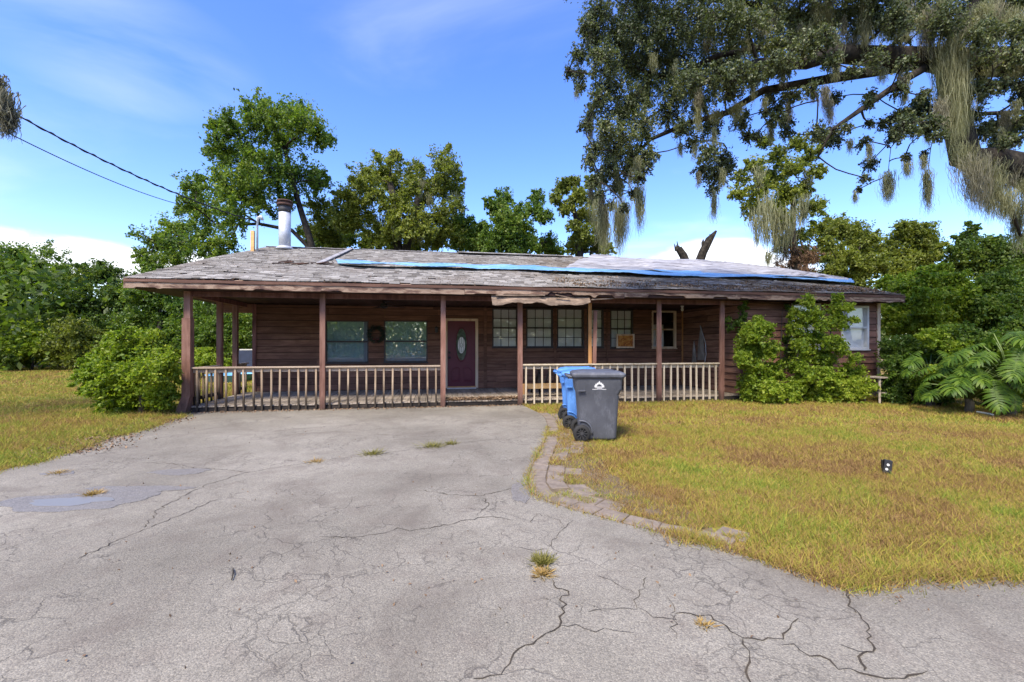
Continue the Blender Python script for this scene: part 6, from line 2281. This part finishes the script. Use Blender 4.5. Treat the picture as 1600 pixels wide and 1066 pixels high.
def blades(x0, x1, y0, y1, n, h, w, cl=7, spread=.05):
    nc = n // cl
    x = rng.uniform(x0, x1, nc)
    y = rng.uniform(y0, y1, nc)
    dens = vnoise(x, y, 1.1, 1) * .6 + vnoise(x, y, 3.3, 2) * .4
    keep = rng.random(nc) < np.clip(.25 + 1.5 * dens, 0, 1)
    x, y, dens = x[keep], y[keep], dens[keep]
    x = np.repeat(x, cl) + rng.normal(size=len(x) * cl) * spread
    y = np.repeat(y, cl) + rng.normal(size=len(y) * cl) * spread
    dens = np.repeat(dens, cl)
    m = lawn_mask(x, y)
    if x1 > 0 and y0 < 9:
        d = paver_dist(x, y)
        near = d < .60
        pn = vnoise(x, y, 3.0, 5) * .6 + vnoise(x, y, 7.0, 6) * .4
        lim = np.where(d < .2, .74, np.where(d < .45, .43, .30))
        far = y > 6.6
        lim = np.where(far, lim - .12, lim)
        m &= ~(near & (pn < lim))
    x, y, dens = x[m], y[m], dens[m]
    k = len(x)
    a = rng.uniform(0, 2 * math.pi, k)
    hh = h * rng.uniform(.4, 1.25, k) * (.7 + .6 * dens)
    ww = w * rng.uniform(.6, 1.3, k)
    le = rng.normal(size=(k, 2)) * (hh * .75)[:, None]
    V = np.empty((k, 3, 3))
    V[:, 0] = np.stack([x - np.cos(a) * ww / 2, y - np.sin(a) * ww / 2, np.full(k, -.004)], 1)
    V[:, 1] = np.stack([x + np.cos(a) * ww / 2, y + np.sin(a) * ww / 2, np.full(k, -.004)], 1)
    V[:, 2] = np.stack([x + le[:, 0], y + le[:, 1], hh], 1)
    return V.reshape(-1, 3)


parts = [blades(.1, 7.5, 2.3, 5.2, 210000, .045, .0065, 8, .045),
         blades(.2, 10.5, 5.2, 8.2, 170000, .048, .010, 8, .06),
         blades(.3, 16.5, 8.2, 13.5, 120000, .065, .015, 7, .08),
         blades(-13, -4.6, 4.4, 9.5, 130000, .06, .010, 8, .06),
         blades(-26, -6.8, 9.5, 16, 110000, .07, .018, 7, .09),
         blades(-42, -8, 16, 28, 90000, .09, .035, 6, .12)]
def edge_blades(pts, n, h, w, spread):
    P = np.array([[p[0], p[1]] for p in pts])
    sl_ = np.hypot(*(P[1:] - P[:-1]).T)
    k = rng.choice(len(sl_), n, p=sl_ / sl_.sum())
    t = rng.uniform(0, 1, n)
    c = P[k] + (P[k + 1] - P[k]) * t[:, None]
    full = vnoise(c[:, 0], c[:, 1], 2.5, 9) * .6 + vnoise(c[:, 0], c[:, 1], 7.0, 10) * .4
    c = c + rng.normal(size=(n, 2)) * (spread * (.3 + 1.4 * full))[:, None]
    ok = rng.random(n) < np.clip(full * 1.8 - .25, 0, 1)
    c = c[ok]
    m = len(c)
    a = rng.uniform(0, 2 * math.pi, m)
    hh = h * rng.uniform(.4, 1.25, m)
    ww = w * rng.uniform(.6, 1.3, m)
    le = rng.normal(size=(m, 2)) * (hh * .9)[:, None]
    V = np.empty((m, 3, 3))
    V[:, 0] = np.stack([c[:, 0] - np.cos(a) * ww / 2, c[:, 1] - np.sin(a) * ww / 2, np.full(m, .006)], 1)
    V[:, 1] = np.stack([c[:, 0] + np.cos(a) * ww / 2, c[:, 1] + np.sin(a) * ww / 2, np.full(m, .006)], 1)
    V[:, 2] = np.stack([c[:, 0] + le[:, 0], c[:, 1] + le[:, 1], hh + .01], 1)
    return V.reshape(-1, 3)


parts += [blades(.2, 9.5, 2.5, 8.5, 12000, .10, .007, 14, .035), blades(-13, -4.6, 4.4, 10, 14000, .12, .010, 12, .04)]
ei = next(i for i, p in enumerate(re2) if (Vector(p) - paver_curve[-1].xy).length < .02)
parts += [edge_blades([p for p in re2[ei - 2:] if p[0] < 9], 26000, .06, .0065, .055), edge_blades([p for p in left_edge if p[0] > -14], 16000, .06, .009, .08),
          edge_blades([tuple(p[:2]) for p in paver_curve[2:]], 2500, .05, .0065, .03)]
V = np.concatenate(parts)
o = link('lawn_grass', np_mesh('lawn_grass', V, np.arange(len(V)).reshape(-1, 3), M['blade']), kind='stuff')
tag(o, 'short yellow-green and brown lawn grass either side of the driveway', 'grass')


# weed tufts rooted in the driveway cracks and border
def tuft(px, py, rad, n, h, mat, label, seed, green=True):
    r = np.random.default_rng(seed)
    c = G(px, py)
    V = []
    k = n
    x = r.normal(size=k) * rad * .5
    y = r.normal(size=k) * rad * .5
    a = r.uniform(0, 6.28, k)
    ww = .006 * r.uniform(.6, 1.4, k)
    hh = h * r.uniform(.4, 1.2, k)
    le = np.stack([x, y], 1) * .8 + r.normal(size=(k, 2)) * (hh * .5)[:, None]
    V = np.empty((k, 3, 3))
    V[:, 0] = np.stack([x - np.cos(a) * ww, y - np.sin(a) * ww, np.full(k, .0)], 1)
    V[:, 1] = np.stack([x + np.cos(a) * ww, y + np.sin(a) * ww, np.full(k, .0)], 1)
    V[:, 2] = np.stack([x + le[:, 0], y + le[:, 1], hh], 1)
    o = link('weed_tuft', np_mesh('weed_tuft', V.reshape(-1, 3), np.arange(3 * k).reshape(-1, 3), mat), None, (c.x, c.y, .012))
    tag(o, label, 'weeds', 'weeds in the driveway')


M['weed'] = leafmat('weed_green', [(0.1, (0.07, 0.065, 0.018)), (0.5, (0.15, 0.14, 0.035)), (0.9, (0.25, 0.22, 0.07))], 0.3)
M['weed_dry'] = leafmat('weed_dry', [(0.1, (0.15, 0.09, 0.035)), (0.5, (0.27, 0.18, 0.06)), (0.9, (0.34, 0.26, 0.10))], 0.2)
tuft(848, 880, .06, 360, .034, M['weed'], 'green grass tuft in a driveway crack near the paver border', 1)
tuft(848, 899, .05, 220, .02, M['weed_dry'], 'dry brown tuft just below the green tuft in the driveway', 2)
tuft(582, 711, .11, 160, .06, M['weed'], 'green weeds at the left end of the long crack', 3)
tuft(676, 699, .14, 180, .06, M['weed'], 'green weeds in the middle of the long crack', 4)
tuft(706, 695, .08, 100, .05, M['weed'], 'small weeds at the right end of the long crack', 5)
tuft(493, 723, .08, 90, .03, M['weed_dry'], 'dry weeds along the crack left of the green ones', 6)
tuft(148, 774, .07, 120, .04, M['weed_dry'], 'brown weed clump standing in the big puddle', 7)
tuft(92, 741, .07, 100, .03, M['weed_dry'], 'brown weed clump in the small far puddle', 8)
tuft(1100, 980, .035, 60, .02, M['weed_dry'], 'dry moss in the crack near the bottom edge', 9)

# leaf litter along the porch edge and under the shrub
rng = np.random.default_rng(55)
M['litter'] = leafmat('leaf_litter', [(0.1, (0.06, 0.038, 0.024)), (0.5, (0.15, 0.095, 0.056)), (0.9, (0.26, 0.18, 0.11))], 0.05, rough=0.9)


def litter(name, label, pts, n, size, spread, zr=.02):
    k = rng.integers(0, len(pts), n)
    P = np.array(pts)[k] + rng.normal(size=(n, 3)) * np.array([spread[0], spread[1], 0])
    P[:, 2] += rng.uniform(0, zr, n)
    V, F = leaf_quads(P, size, rng, up=3.0, aspect=.55)
    o = link(name, np_mesh(name, V, F, M['litter']), kind='stuff')
    tag(o, label, 'leaves')


litter('leaf_litter', 'brown leaf litter piled along the porch entry edge', [tuple(H(5.75 + k * .09, .06, .155)) for k in range(20)], 2200, .05, (.08, .06), .06)
litter('leaf_litter', 'dead leaves along the foot of the porch', [tuple(H(.1 + k * .25, -.14, .015)) for k in range(53)], 1600, .045, (.12, .07), .012)
litter('leaf_litter', 'dead leaves at the left driveway edge below the round shrub', [tuple(G(x, y, .012)) for x, y in ((230, 662), (200, 672), (170, 684), (140, 694), (110, 704), (260, 656))], 1500, .045, (.25, .16), .015)
litter('leaf_litter', 'scattered leaf bits over the driveway and lawn', [tuple(G(x, y, .014)) for x, y in [(rb.uniform(100, 1500), rb.uniform(665, 1000)) for _ in range(150)]], 240, .022, (.2, .2), .004)

litter('roof_litter', 'brown leaf litter and twigs scattered on the right roof slope near the eave', [tuple(H(u_, v_, roofz(v_) + .03)) for u_, v_ in [(rb.uniform(8.5, 18.2), -.4 + abs(rb.gauss(0, .5))) for _ in range(160)]], 2600, .06, (.18, .04), .025)
